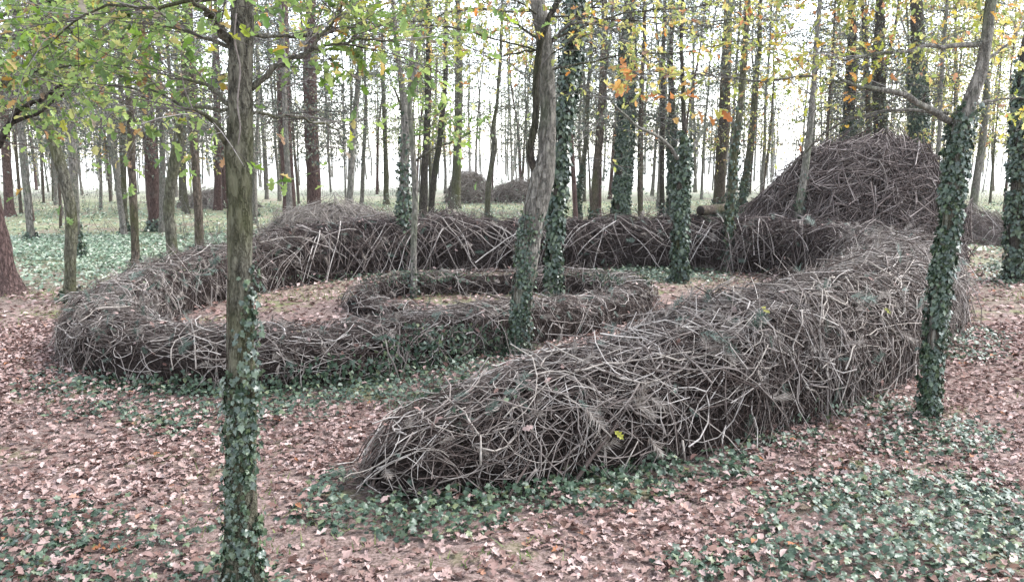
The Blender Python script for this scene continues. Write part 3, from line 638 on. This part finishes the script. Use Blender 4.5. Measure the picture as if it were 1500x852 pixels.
# --- T5 with the orange leaves
T, P, r, Y = tree('ivy_clad_tree', 'ivied stem with forked top and orange leaves, inside the coil before the back wall', [(995, 414, 15), (997, 330, 14), (1000, 255, 15), (1004, 225, 9), (1002, 180, 7), (1000, 120, 6)], 'bark_dark', 6.2, 12, 40)
child('ivy', ivy_trunk(P, r, 0, 3.1, 3300, None, 3, (.06, .11), False, out=.10), 'ivy_trunk', T, kind='stuff')
w = Wood(); limb(T, w, [(998, 240), (978, 212), (955, 195), (930, 183), (905, 160), (890, 140)], Y, -1.2, .042, .016, 'bark_pale', tw=8, leaves=1)
limb(T, w, [(1002, 240), (1015, 215), (1035, 185), (1065, 165)], Y, .5, .06, .02, 'bark_pale', tw=8, leaves=1)
finish_leaves(T, w, 'leaf_yellow', 0)
T, P, r, Y = tree('ivy_clad_tree', 'narrow ivied trunk leaning right, touching the back wall below the cut log', [(1065, 398, 12), (1070, 310, 12), (1076, 230, 11), (1084, 160, 10), (1092, 60, 9)], 'bark_grey', 7, 10, 34)
child('ivy', ivy_trunk(P, r, 0, 4.2, 2000, None, 3, (.06, .10), True, out=.07), 'ivy_trunk', T, kind='stuff')
w = Wood(); rand_limbs(T, w, P, r, 7, 4, 6.5, (1, 2.2), tw=14); finish_leaves(T, w, 'leaf_grey', 0)
T, P, r, Y = tree('young_tree', 'pale thin stem in front of the brush mound\'s left slope, ivy up its foot', [(1165, 382, 14), (1172, 300, 12), (1183, 220, 10), (1190, 150, 9), (1196, 60, 7)], 'bark_pale', 7, 10, 34)
child('ivy', ivy_trunk(P, r, 0, 2.3, 1100, None, 3, (.05, .09), True, out=.07), 'ivy_trunk', T, kind='stuff')
w = Wood(); rand_limbs(T, w, P, r, 8, 3.8, 6.5, (1.2, 2.6), tw=14, mat='bark_pale'); finish_leaves(T, w, 'leaf_yellow', 0)
# --- T8 the right ivy tree
T, P, r, Y = tree('ivy_clad_tree', 'ivy-covered trunk on the right whose bare pale top bends away to the right', [(1360, 612, 17), (1366, 520, 17), (1374, 440, 18), (1386, 360, 18), (1396, 280, 20), (1402, 220, 22), (1408, 185, 23), (1424, 140, 20), (1438, 100, 18), (1446, 50, 16), (1452, 0, 15)], 'bark_pale', 6.0, 20, 80, .07)
child('ivy', ivy_trunk(P, r, 0, 3.12, 5000, None, 3, (.025, .068), False, out=.065), 'ivy_trunk', T, kind='stuff')
vines(T, P, r, 3.4, 6, .007)
w = Wood()
limb(T, w, [(1392, 178), (1365, 160), (1330, 142), (1290, 130), (1250, 124), (1225, 112)], Y, -.5, .036, .012, 'bark_pale', tw=9, leaves=.8)
limb(T, w, [(1440, 64), (1400, 66), (1360, 70), (1300, 78), (1235, 88)], Y, -.5, .028, .008, 'bark_pale', tw=12, leaves=2)
limb(T, w, [(1235, 122), (1180, 112), (1110, 118), (1040, 110), (960, 105)], Y + .4, 1.2, .014, .005, 'bark_pale', tw=16, leaves=3)
limb(T, w, [(1400, 165), (1450, 148), (1490, 143), (1540, 142)], Y, .4, .016, .006, 'bark_pale', tw=10, leaves=3)
limb(T, w, [(1390, 166), (1310, 162), (1245, 175), (1195, 205), (1165, 240)], Y + .3, 1.6, .017, .006, 'bark_pale', tw=6, leaves=.15)
limb(T, w, [(1440, 90), (1480, 60), (1510, 20)], Y, .5, .014, .006, 'bark_pale', tw=12)
rand_limbs(T, w, P, r, 18, 3.7, 5.2, (1.4, 3.2), az=2.2, azs=.9, tw=18, r0=.010, mat='bark_pale', rise=(.02, .4))
finish_leaves(T, w, 'leaf_yellow', 110, 'leaf_piece_yellow')
w = Wood()
limb(T, w, [(960, 105), (940, 112), (925, 125)], Y + 1.4, -.3, .006, .003, 'bark_pale', tw=7, length=(.1, .3), sub=1, leaves=1.3, lsize=(.12, .17))
limb(T, w, [(1040, 110), (1010, 135), (985, 152), (1040, 155)], Y + 1.2, -.3, .006, .003, 'bark_grey', tw=8, length=(.1, .3), sub=1, leaves=1.3, lsize=(.12, .17))
finish_leaves(T, w, 'leaf_orange', 60, 'leaf_piece_orange')
T, P, r, Y = tree('ivy_clad_tree', 'thick dark ivied trunk at the right edge beside the leaf-strewn path', [(1488, 412, 24), (1492, 300, 24), (1498, 200, 24), (1506, 80, 22)], 'bark_dark', 8, 12, 40)
child('ivy', ivy_trunk(P, r, 0, 4.6, 4600, None, 3, (.07, .11), False, out=.11), 'ivy_trunk', T, kind='stuff')
w = Wood(); rand_limbs(T, w, P, r, 9, 4.0, 6.2, (1.4, 3.0), tw=18, mat='bark_dark'); finish_leaves(T, w, 'leaf_yellow', 0)
# --- overhanging oaks whose trunks stand just beyond the frame
T, P, r, Y = tree('oak_tree', 'oak at the left edge reaching a dark forked branch and green leaves into view', [(-60, 640, 40), (-52, 420, 34), (-38, 260, 30), (-40, 120, 26)], 'bark_dark', 5.5, 14, 30)
w = Wood()
limb(T, w, [(-40, 268), (-5, 218), (15, 178), (35, 158), (65, 142), (100, 118)], Y, -.3, .04, .012, 'bark_dark', tw=10, leaves=2)
limb(T, w, [(18, 180), (50, 170), (75, 152), (105, 128)], Y - .1, -.3, .018, .008, 'bark_dark', tw=8, leaves=3)
limb(T, w, [(-40, 150), (30, 118), (110, 125), (190, 130), (270, 180), (295, 192)], Y, .6, .018, .005, 'bark_pale', tw=12, leaves=2)
for yy, xx in ((60, 170), (25, 240), (95, 150), (0, 120), (45, 60), (110, 40)): limb(T, w, [(-40, yy + 40), (xx * .4, yy + 8), (xx, yy)], Y - .4, rng.uniform(-.6, .9), .014, .004, tw=18, leaves=3.2)
finish_leaves(T, w, 'leaf_green', 110, 'leaf_piece_green')

# --- mid-distance trees: (name, label, path px, bark, ivy height, leaf material, number of limbs)
MID = [
 ('pine_tree', 'thick reddish-brown trunk at the left edge, leaning out of view', [(14, 432, 36), (2, 370, 30), (-12, 300, 27), (-40, 160, 25)], 'bark_pine', 0, 'leaf_grey', 6),
 ('young_tree', 'smooth grey trunk bending left near its top, left of the coil with a mossy foot', [(101, 442, 17), (103, 380, 16), (104, 310, 16), (95, 265, 16), (80, 215, 15), (66, 170, 14), (62, 110, 12)], 'bark_grey', .35, 'leaf_grey', 9),
 ('young_tree', 'pale straight trunk with a dark ivied foot behind the bent grey trunk', [(116, 380, 13), (111, 330, 12), (107, 250, 13), (104, 150, 12)], 'bark_pale', 1.0, 'leaf_grey', 8),
 ('young_tree', 'slim grey-brown trunk right of the bent grey trunk, mossy foot beside the coil', [(199, 410, 12), (197, 330, 11), (193, 240, 11), (190, 150, 10)], 'bark_brown', .5, 'leaf_green', 9),
 ('pine_tree', 'thick reddish trunk with ivy at its foot in the green clearing on the left', [(229, 338, 19), (224, 280, 19), (218, 200, 18), (214, 130, 17)], 'bark_pine', .5, 'leaf_grey', 9),
 ('young_tree', 'S-curved grey trunk rising behind the left arm of the coil', [(255, 392, 17), (251, 350, 16), (247, 310, 16), (252, 260, 16), (262, 205, 15), (268, 160, 14)], 'bark_grey', 0, 'leaf_grey', 8),
 ('pine_tree', 'dark straight trunk just right of the S-curved trunk', [(293, 378, 13), (290, 300, 12), (285, 220, 12), (282, 120, 11)], 'bark_brown', .4, 'leaf_grey', 9),
 ('pine_tree', 'grey-pink trunk farther back, seen just left of the near oak', [(319, 308, 11), (319, 240, 11), (318, 150, 10)], 'bark_pine', 0, 'leaf_grey', 8),
 ('pine_tree', 'red-brown trunk behind the back wall, left one of the thick pair', [(425, 340, 20), (423, 280, 18), (418, 200, 18), (414, 120, 17)], 'bark_pine', 0, 'leaf_grey', 10),
 ('pine_tree', 'red-brown trunk behind the back wall, right and thicker one of the pair', [(461, 335, 22), (459, 260, 20), (456, 190, 20), (454, 100, 19)], 'bark_pine', .3, 'leaf_grey', 10),
 ('pine_tree', 'dark slender trunk directly right of the ivied pale pair, behind the back wall', [(619, 335, 13), (622, 250, 11), (626, 180, 10), (628, 80, 9)], 'bark_dark', 0, 'leaf_grey', 9),
 ('young_tree', 'thin dark trunk leaning right behind the back wall, left of the grey straight trunk', [(629, 332, 9), (636, 260, 9), (645, 200, 8), (652, 120, 7)], 'bark_dark', 0, 'leaf_grey', 7),
 ('pine_tree', 'grey straight trunk in the bright clearing behind the back wall', [(667, 306, 15), (669, 240, 13), (672, 160, 12), (672, 80, 11)], 'bark_grey', 0, 'leaf_grey', 8),
 ('young_tree', 'slender leaning sapling with forked twigs in front of the bright clearing', [(713, 330, 9), (716, 270, 8), (724, 215, 8), (722, 190, 6), (728, 150, 5), (732, 90, 4)], 'bark_grey', .5, 'leaf_grey', 9),
 ('young_tree', 'thin crooked trunk close right of the ivy-wrapped trunk, behind the back wall', [(845, 330, 8), (849, 270, 7), (858, 210, 7), (862, 130, 6)], 'bark_grey', 2.5, 'leaf_grey', 7),
 ('pine_tree', 'grey-brown trunk left of the thickest ivied trunk behind the back wall', [(869, 335, 13), (873, 260, 12), (880, 180, 12), (884, 90, 11)], 'bark_brown', .8, 'leaf_grey', 10),
 ('ivy_clad_tree', 'thickest trunk behind the back wall, dark and ivied', [(908, 335, 23), (912, 260, 22), (917, 180, 21), (920, 60, 20)], 'bark_dark', 7, 'leaf_grey', 12),
 ('pine_tree', 'thin brown trunk just right of the thickest ivied trunk', [(938, 335, 8), (938, 240, 8), (940, 120, 7)], 'bark_brown', 0, 'leaf_grey', 10),
 ('pine_tree', 'thin grey trunk left of the stem with orange leaves, behind the back wall', [(970, 325, 8), (970, 220, 7), (972, 110, 7)], 'bark_dark', .8, 'leaf_grey', 10),
 ('pine_tree', 'dark brown trunk with an ivied foot beside the cut log', [(1053, 318, 18), (1056, 240, 17), (1061, 170, 16), (1064, 80, 15)], 'bark_brown', .9, 'leaf_grey', 11),
 ('young_tree', 'grey trunk leaning right between the cut log and the brush mound', [(1083, 325, 10), (1092, 260, 10), (1102, 190, 9), (1108, 110, 8)], 'bark_grey', 2.5, 'leaf_grey', 9),
 ('ivy_clad_tree', 'dark ivied trunk standing up behind the right part of the brush mound', [(1352, 335, 25), (1350, 240, 24), (1346, 170, 22), (1344, 60, 20)], 'bark_dark', 6, 'leaf_yellow', 12),
 ('pine_tree', 'dark trunk behind the crest of the brush mound', [(1290, 330, 20), (1290, 220, 20), (1288, 120, 19)], 'bark_dark', 0, 'leaf_grey', 12),
 ('pine_tree', 'shaded trunk behind the left shoulder of the brush mound', [(1240, 325, 18), (1242, 220, 17), (1246, 110, 16)], 'bark_dark', 4, 'leaf_grey', 12),
 ('young_tree', 'pale leaning trunk right of the bent ivy tree, back beyond the path', [(1422, 330, 11), (1430, 270, 11), (1440, 200, 10), (1446, 140, 9)], 'bark_pale', 0, 'leaf_yellow', 9),
 ('pine_tree', 'pinkish trunk at the far left in the clearing', [(14, 318, 13), (11, 260, 12), (8, 200, 12), (4, 120, 11)], 'bark_pine', 0, 'leaf_grey', 7),
 ('young_tree', 'bluish pale trunk leaning left in the left clearing', [(46, 352, 11), (40, 290, 10), (33, 220, 10), (28, 140, 9)], 'bark_pale', .3, 'leaf_grey', 7),
 ('young_tree', 'mossy-footed thin trunk left of the slim grey-brown trunk in the left clearing', [(184, 345, 8), (181, 260, 8), (178, 160, 7)], 'bark_grey', .6, 'leaf_grey', 8),
 ('young_tree', 'thin pale stem with a bare crooked top between the red-brown pair and the near oak', [(375, 318, 6), (374, 250, 5), (378, 170, 5)], 'bark_pale', .3, 'leaf_grey', 6),
 ('young_tree', 'thin pale stem left of the ivied pale pair, behind the back wall', [(530, 300, 6), (532, 240, 6), (536, 160, 5)], 'bark_pale', 0, 'leaf_grey', 6),
 ('young_tree', 'thin grey stem touching the left side of the ivied pale pair', [(566, 300, 8), (565, 230, 7), (562, 150, 6)], 'bark_grey', 0, 'leaf_grey', 7),
 ('ivy_clad_tree', 'slim ivied trunk between the stem with orange leaves and the thickest ivied trunk', [(984, 330, 11), (985, 240, 10), (984, 150, 10)], 'bark_dark', 4, 'leaf_grey', 9),
]
for name, label, pts, bark, ih, lf, nl in MID:
    T, P, r, Y = tree(name, label, pts, bark, 8.5 if name == 'young_tree' else 11, 12, 44, .11)
    if ih: child('ivy', ivy_trunk(P, r, 0, ih, int(600 * ih ** .9 * max(1, r[0] * 9)) + 60, None, 3, (.07, .12), ih < 3, out=.09), 'ivy_trunk', T, kind='stuff')
    w = Wood(); zc = HC + .055 * Y; pine = name != 'young_tree'
    rand_limbs(T, w, P, r, nl + (8 if lf == 'leaf_yellow' else 6), zc * .8, zc + .14 * Y, (1.4, 3.2), mat=bark, tw=16 if pine else 13, rise=(-.25, .25) if pine else (.1, .5), r0=.014, leaves=4.5 if lf != 'leaf_grey' else 2.6, lsize=(.05, .085) if lf == 'leaf_grey' else (.07, .11), length=(.4, 1.1), sub=2)
    finish_leaves(T, w, lf, 0, tmpl=diam)

# --- far wood: thin trunks, each a thing; crowns share meshes
def far_crown(seed, lf, pale):
    w = Wood(); P = np.array([[0, 0, 3.0], [0, 0, 12.]])
    for k in range(32):
        z = rng.uniform(2.4, 11); a = rng.uniform(0, 6.283); ln = rng.uniform(1, 2.6) * (1.1 - z / 22); u = np.linspace(0, 1, 6)[:, None]
        q = np.array([0, 0, z]) + np.array([math.cos(a), math.sin(a), rng.uniform(-.25, .35)]) * ln * u + np.cumsum(rng.normal(0, .06, (6, 3)), 0) * u
        w.tw.append((q[None], np.linspace(.016, .005, 6)[None])); w.twigs(q, 13, (.4, 1.1), leaves=2.3, lsize=(.07, .13), sub=2, K=4, r=.0055)
    p, M, sc = w.leaf_arrays(); g = Geo(); scatter(g, diam[0], p, M, sc)
    a, b_ = w.twig_geo().mesh('twigs', True), g.mesh('leaves'); a.materials.append(MAT['twig']); b_.materials.append(MAT[lf]); return a, b_
CR = [far_crown(k, lf, 0) for k, lf in enumerate(['leaf_grey', 'leaf_grey', 'leaf_green', 'leaf_yellow', 'leaf_grey'])]
def far_trunk(k, bark):
    z = np.linspace(-.05, 12, 9); bend = rng.normal(0, .34, (9, 2)).cumsum(0) * .5; P = np.concatenate([bend * (z[:, None] / 12), z[:, None]], 1)
    V, Q, _, _ = trunk_geo(P, np.linspace(.11, .035, 9), 8, 22, .07, .3, k + 50); me = mesh_np('trunk', V, Q, True); me.materials.append(MAT[bark]); return me
FT = [far_trunk(k, b_) for k, b_ in enumerate(['bark_pale', 'bark_grey', 'bark_pine', 'bark_brown', 'bark_pale', 'bark_pale'])]
MARKS = [(14, 'the leaning red-brown trunk at the left edge'), (101, 'the bent grey trunk'), (199, 'the slim mossy-footed trunk'), (253, 'the S-curved trunk'), (353, 'the nearest oak'), (440, 'the red-brown pair'), (590, 'the ivied pale pair'),
 (667, 'the grey trunk in the clearing'), (716, 'the slender leaning sapling'), (785, 'the forked middle oak'), (910, 'the thickest ivied trunk'), (998, 'the stem with orange leaves'), (1056, 'the dark trunk by the cut log'), (1175, 'the pale stem before the mound'),
 (1290, 'the crest of the brush mound'), (1395, 'the bent ivy tree'), (1490, 'the ivied trunk at the right edge')]
taken = []; TONE = ['pale', 'grey', 'pinkish', 'brown', 'pale', 'pale']
nfar = 0
for tries in range(4000):
    if nfar >= 122: break
    y = math.sqrt(rng.uniform(25 ** 2, 62 ** 2)); x = rng.uniform(-.66, .66) * y
    px = 750 + 1250 * x / y
    if 660 < px < 790 and y < 46 or 480 < px < 600 and rng.random() < .5: continue
    if y < 30 and (5.5 < x < 12): continue
    if any((x - a) ** 2 + (y - b_) ** 2 < 2.6 for a, b_ in taken): continue
    taken.append((x, y)); k = int(rng.integers(0, 6)); nfar += 1
    side = 'left' if px < 500 else ('middle' if px < 1000 else 'right')
    s_ = rng.uniform(.4, 1.15); mk = min(MARKS, key=lambda q: abs(q[0] - px)); size = 'thin' if s_ < .65 else ('stout' if s_ > .92 else 'slim')
    T = empty('slender_tree', (x, y, float(gz(x, y))), '%s %s %s trunk seen %s of %s' % (size, TONE[k], 'mid-distance' if y < 38 else 'far', 'left' if px < mk[0] else 'right', mk[1]), 'tree', 'slender trunks in the wood behind')
    rot = rng.uniform(0, 6.283)
    o = bpy.data.objects.new('trunk', FT[k]); COL.objects.link(o); o.parent = T; o.scale = (s_, s_, 1); o.rotation_euler = (rng.normal(0, .045), rng.normal(0, .045), rot)
    c_ = CR[int(rng.choice([0, 1, 4, 2, 3], p=[.28, .26, .26, .1, .1]))] if side != 'right' else CR[int(rng.choice([0, 1, 3, 4], p=[.2, .2, .4, .2]))]
    zs = rng.uniform(.9, 1.3)
    for nm, me in zip(('twigs', 'leaves'), c_):
        o = bpy.data.objects.new(nm, me); COL.objects.link(o); o.parent = T; o.rotation_euler = (0, 0, rot); o.scale = (1, 1, zs); o['kind'] = 'stuff'

n = 5000; y = rng.uniform(23, 85, n); x = rng.uniform(-.68, .68, n) * y; kk = ~inside_body(x, y, .2) & (noise2(x * .25, y * .25, 91) > .5); x, y = x[kk], y[kk]; n = len(x); K = 4; u = np.linspace(0, 1, K)[None]
hh = rng.gamma(2, .22, (n, 1)) + .15
P = np.stack([x[:, None] + rng.normal(0, .35, (n, 1)) * u * hh + rng.normal(0, .02, (n, K)), y[:, None] + rng.normal(0, .35, (n, 1)) * u * hh, gz(x, y)[:, None] + hh * u], -1)
g = Geo(); g.add(*tubes(P, rng.uniform(.004, .010, (n, 1)) * (1 - .5 * u), 3)); w = Wood(); st = P[np.repeat(np.arange(n), 2), rng.integers(1, K, 2 * n)]; w._curve(st, nrm(rng.normal(0, 1, st.shape) * [1, 1, .5] + [0, 0, .4]), rng.uniform(.2, .6, 2 * n), .004, 1.6, (.05, .10), 3)
for P_, r_ in w.tw: g.add(*tubes(P_, r_, 3))
obj('undergrowth_stems', g, 'twig', kind='stuff', smooth=True); p, M, sc = w.leaf_arrays(); g = Geo(); scatter(g, diam[0], p, M, sc); obj('undergrowth_leaves', g, 'ground_cover', kind='stuff')
n = 400; y = np.sqrt(rng.uniform(58 ** 2, 130 ** 2, n)); x = rng.uniform(-.68, .68, n) * y; K = 6; u = np.linspace(0, 1, K)[None]
P = np.stack([x[:, None] + rng.normal(0, .25, (n, 1)) * u + rng.normal(0, .06, (n, K)), y[:, None] + 0 * u, rng.uniform(8, 13, (n, 1)) * u], -1)
g = Geo(); g.add(*tubes(P, rng.uniform(.03, .12, (n, 1)) * (1 - .6 * u), 5)); w = Wood(); w.tw = []
st = P[np.repeat(np.arange(n), 14), rng.integers(1, K, n * 14)]; d = rng.normal(0, 1, st.shape) * [1, 1, .35]; w._curve(st, nrm(d), rng.uniform(.8, 2.6, len(st)), .014, 3, (.14, .24), 3)
for P_, r_ in w.tw: g.add(*tubes(P_, r_, 3))
o = obj('distant_wood', g, 'bark_pale', kind='stuff', smooth=True)
p, M, sc = w.leaf_arrays(); g = Geo(); scatter(g, diam[0], p, M, sc); obj('distant_foliage', g, 'leaf_grey', kind='stuff')
# ------------------------------------------------------------------ brush heaps
def heap(name, label, cx, cy, rx, ry, h, n, mat, rr=(.006, .016), L=(.8, 2.2), peak=(0, 0), cat='brush pile', big=0, core='brush_core_shade', group=None):
    T = empty(name, (cx, cy, float(gz(cx, cy))), label, cat, group)
    def surf(a, f, off):      # a azimuth, f 0 rim..1 top
        q = np.cos(f * math.pi / 2) ** .85
        fa = 1 - .7 * f; lum = 1 + .20 * fa * (noise2(a * 2.2 + 3, f * 3, 61) - .5) + .16 * fa * (noise2(a * 5, f * 7, 62) - .5)
        q = np.clip(q - .10 * np.sin(f * math.pi), 0, 1); x = cx + peak[0] * f + (rx * lum + off) * q * np.cos(a); y = cy + peak[1] * f + (ry * lum + off) * q * np.sin(a)
        z = (h * lum + off) * (.88 * np.sin(f * math.pi / 2) + .12 * f ** 1.5)
        return np.stack([x, y, np.maximum(z, .01) + gz(cx, cy)], -1)
    aa, ff = np.meshgrid(np.linspace(0, 2 * math.pi, 64), np.linspace(0, 1, 22), indexing='ij'); V = surf(aa, ff, -.12 + .12 * (noise2(aa * 6, ff * 14, 63) - .5))
    i = np.arange(aa.size).reshape(aa.shape); child('core', mesh_np('core', V.reshape(-1, 3), [np.stack([i[:-1, :-1], i[1:, :-1], i[1:, 1:], i[:-1, 1:]], -1).reshape(-1, 4)], True), core, T)
    K = 8; u = np.linspace(-.5, .5, K)[None]
    def sticks(n, L, rr, lift):
        a0 = rng.uniform(0, 6.283, n); f0 = np.arcsin(rng.uniform(0.02, .98, n)) * 2 / math.pi; al = rng.uniform(0, 6.283, n); l = rng.uniform(*L, n)
        al = al[:, None] + rng.normal(0, .7, (n, 1)) * u * 2
        dr = rx * np.maximum(np.cos(f0 * math.pi / 2), .25)[:, None]
        a = a0[:, None] + u * l[:, None] * np.cos(al) / dr; f = np.clip(f0[:, None] + u * l[:, None] * np.sin(al) / (h * 1.5), 0, 1)
        o = rng.uniform(-.12, .08, (n, 1)) + rng.normal(.3, .6, (n, 1)) * lift * (2 * u) ** 2 + rng.normal(0, .5, (n, 1)) * lift * 2 * u
        return surf(a, f, np.clip(o, -.2, .45)), rng.uniform(*rr, n)[:, None] * np.linspace(1, .45, K)[None]
    P, Q = sticks(n, L, rr, .18); bg_ = np.argsort(-Q[:, 0] * (P[:, 4, 1] < cy))[:big] if big else []
    ms = np.ones(n, bool); ms[bg_] = False
    for i_ in bg_:
        g = Geo(); g.add(*tubes(P[i_], Q[i_], 5, True)); child('branch', g, 'withy' if rng.random() < .45 else mat, T, smooth=True)
    g = Geo(); g.add(*tubes(P[ms][:, [0, 2, 3, 5, 7]], Q[ms][:, [0, 2, 3, 5, 7]], 4 if h > 2 else 3)); child('branches', g, mat, T, kind='stuff', smooth=True)
    P, Q = sticks(int(n * 1.3), (L[0] * .5, L[1] * .55), (rr[0] * .45, rr[0] * .8), .2); g = Geo(); g.add(*tubes(P[:, [0, 2, 5, 7]], Q[:, [0, 2, 5, 7]], 3)); child('fine_twigs', g, {'withy_heap': 'withy_dark', 'withy_pale': 'withy'}.get(mat, 'withy_fine'), T, kind='stuff', smooth=True)
    return T
heap('brush_mound', 'tall dome of piled brown brushwood behind the right bend of the coil', 8.45, 22.0, 2.85, 2.2, 3.02, 3400, 'withy_heap', (.005, .019), (.8, 2.6), (1.0, 0), big=110)
heap('brush_heap', 'low wide heap of pale brushwood behind the back wall, around the red-brown pair', -5.0, 24.2, 2.3, 1.3, 1.1, 1500, 'withy_pale', (.006, .014), (.7, 1.8), core='withy_fine')
heap('brush_heap', 'small flat brush heap behind the back wall, left of the slender leaning sapling', -1.75, 23.0, 1.2, .8, 1.0, 600, 'withy', (.006, .013), (.6, 1.4))
heap('brush_heap', 'distant rounded brush pile in the bright clearing, behind the grey straight trunk', -2.3, 46, 1.3, 1.2, 1.6, 450, 'withy_pale', (.012, .02), (.8, 2), core='withy_fine')
heap('brush_heap', 'distant wide brush pile in the bright clearing, left of the middle oak', .6, 47, 2.1, 1.3, 1.05, 500, 'withy_pale', (.012, .02), (.8, 2), core='withy_fine')
heap('brush_heap', 'scrubby brush heap beside the path beyond the bent ivy tree', 14.2, 26.5, 1.2, 2.6, .85, 600, 'withy', (.004, .010), (.6, 1.5), core='withy_fine')
heap('brush_heap', 'distant pale brush heap left of the near oak', -14.5, 42, 2.0, 1.2, .75, 400, 'withy_pale', (.01, .02), (.8, 2), core='withy')
# --- cut log lying on the back wall
A = at(1026, 315, 19.3); Bq = at(1068, 311, 20.0); top_z = float(body_pt(np.array([ARC[np.argmin(np.hypot(D[:, 0] - A[0], D[:, 1] - 19.6))]]), np.array([0.]), np.array([.02]))[0, 2])
A[2] = top_z + .11; Bq[2] = A[2] + .02
T = empty('cut_log', tuple(float(q) for q in A), 'short cut log with a dark sawn end lying on top of the back wall', 'log')
q = np.linspace(0, 1, 8)[:, None]; g = Geo(); V, Q = tubes(A * (1 - q) + Bq * q, np.full(8, .115) * (1 + .05 * np.sin(np.arange(8) * 2)), 14); g.add(V, Q); child('bark', g, 'bark_brown', T, smooth=True)
g = Geo(); V, Q = tubes(np.stack([A, A - (Bq - A) * .02, A - (Bq - A) * .021]), np.array([.108, .106, .001]), 14); g.add(V, Q); child('sawn_end', g, 'cut_end', T)
# --- bright stray leaves caught on the serpent
STRAY = [(897, 630, 'yellow leaf caught on the near end of the serpent', 'leaf_piece_yellow'), (1296, 450, 'orange leaf caught on the right bend of the serpent', 'leaf_piece_orange'), (1116, 447, 'rusty leaf caught on the upper flank of the serpent', 'leaf_piece_orange')]
sg = np.linspace(.2, 18, 500); tg_ = np.linspace(-R(90), R(90), 91); SA, TA = np.meshgrid(sg, tg_, indexing='ij'); SPP = body_pt(SA, TA, np.full(SA.shape, .07)); qx, qy, qd = project(SPP)
for k, (lx, ly, lab, mt) in enumerate(STRAY):
    e = (qx - lx) ** 2 + (qy - ly) ** 2 + (qd * 3) ** 2; j = np.unravel_index(np.argmin(e), e.shape); p = SPP[j]
    me = oak[k % 4]; me = mesh_np('stray_leaf', *me); me.materials.append(MAT[mt]); o = bpy.data.objects.new('stray_leaf', me); COL.objects.link(o)
    place(o, p, frame_dir(np.array([[.6, -.2, -.5]]), np.array([[0, -.8, .6]]))[0], .10); o['label'] = lab; o['category'] = 'leaf'
# ------------------------------------------------------------------ haze
if HAZE:
    m = bpy.data.materials.new('haze'); m.use_nodes = True; t = m.node_tree; t.nodes.clear(); out = t.nodes.new('ShaderNodeOutputMaterial'); pv = t.nodes.new('ShaderNodeVolumePrincipled')
    pv.inputs['Color'].default_value = (.93, .96, .97, 1); pv.inputs['Density'].default_value = HAZE; pv.inputs['Anisotropy'].default_value = .2
    t.links.new(pv.outputs[0], out.inputs['Volume']); MAT['haze'] = m
    x0, x1, y0, y1, z0, z1 = -720., 720., -80., 820., -1.2, 16.5
    V = np.array([[x, y, z] for z in (z0, z1) for y in (y0, y1) for x in (x0, x1)])
    obj('haze', mesh_np('haze', V, [np.array([[0, 2, 3, 1], [4, 5, 7, 6], [0, 1, 5, 4], [2, 6, 7, 3], [0, 4, 6, 2], [1, 3, 7, 5]])]), 'haze', kind='stuff')
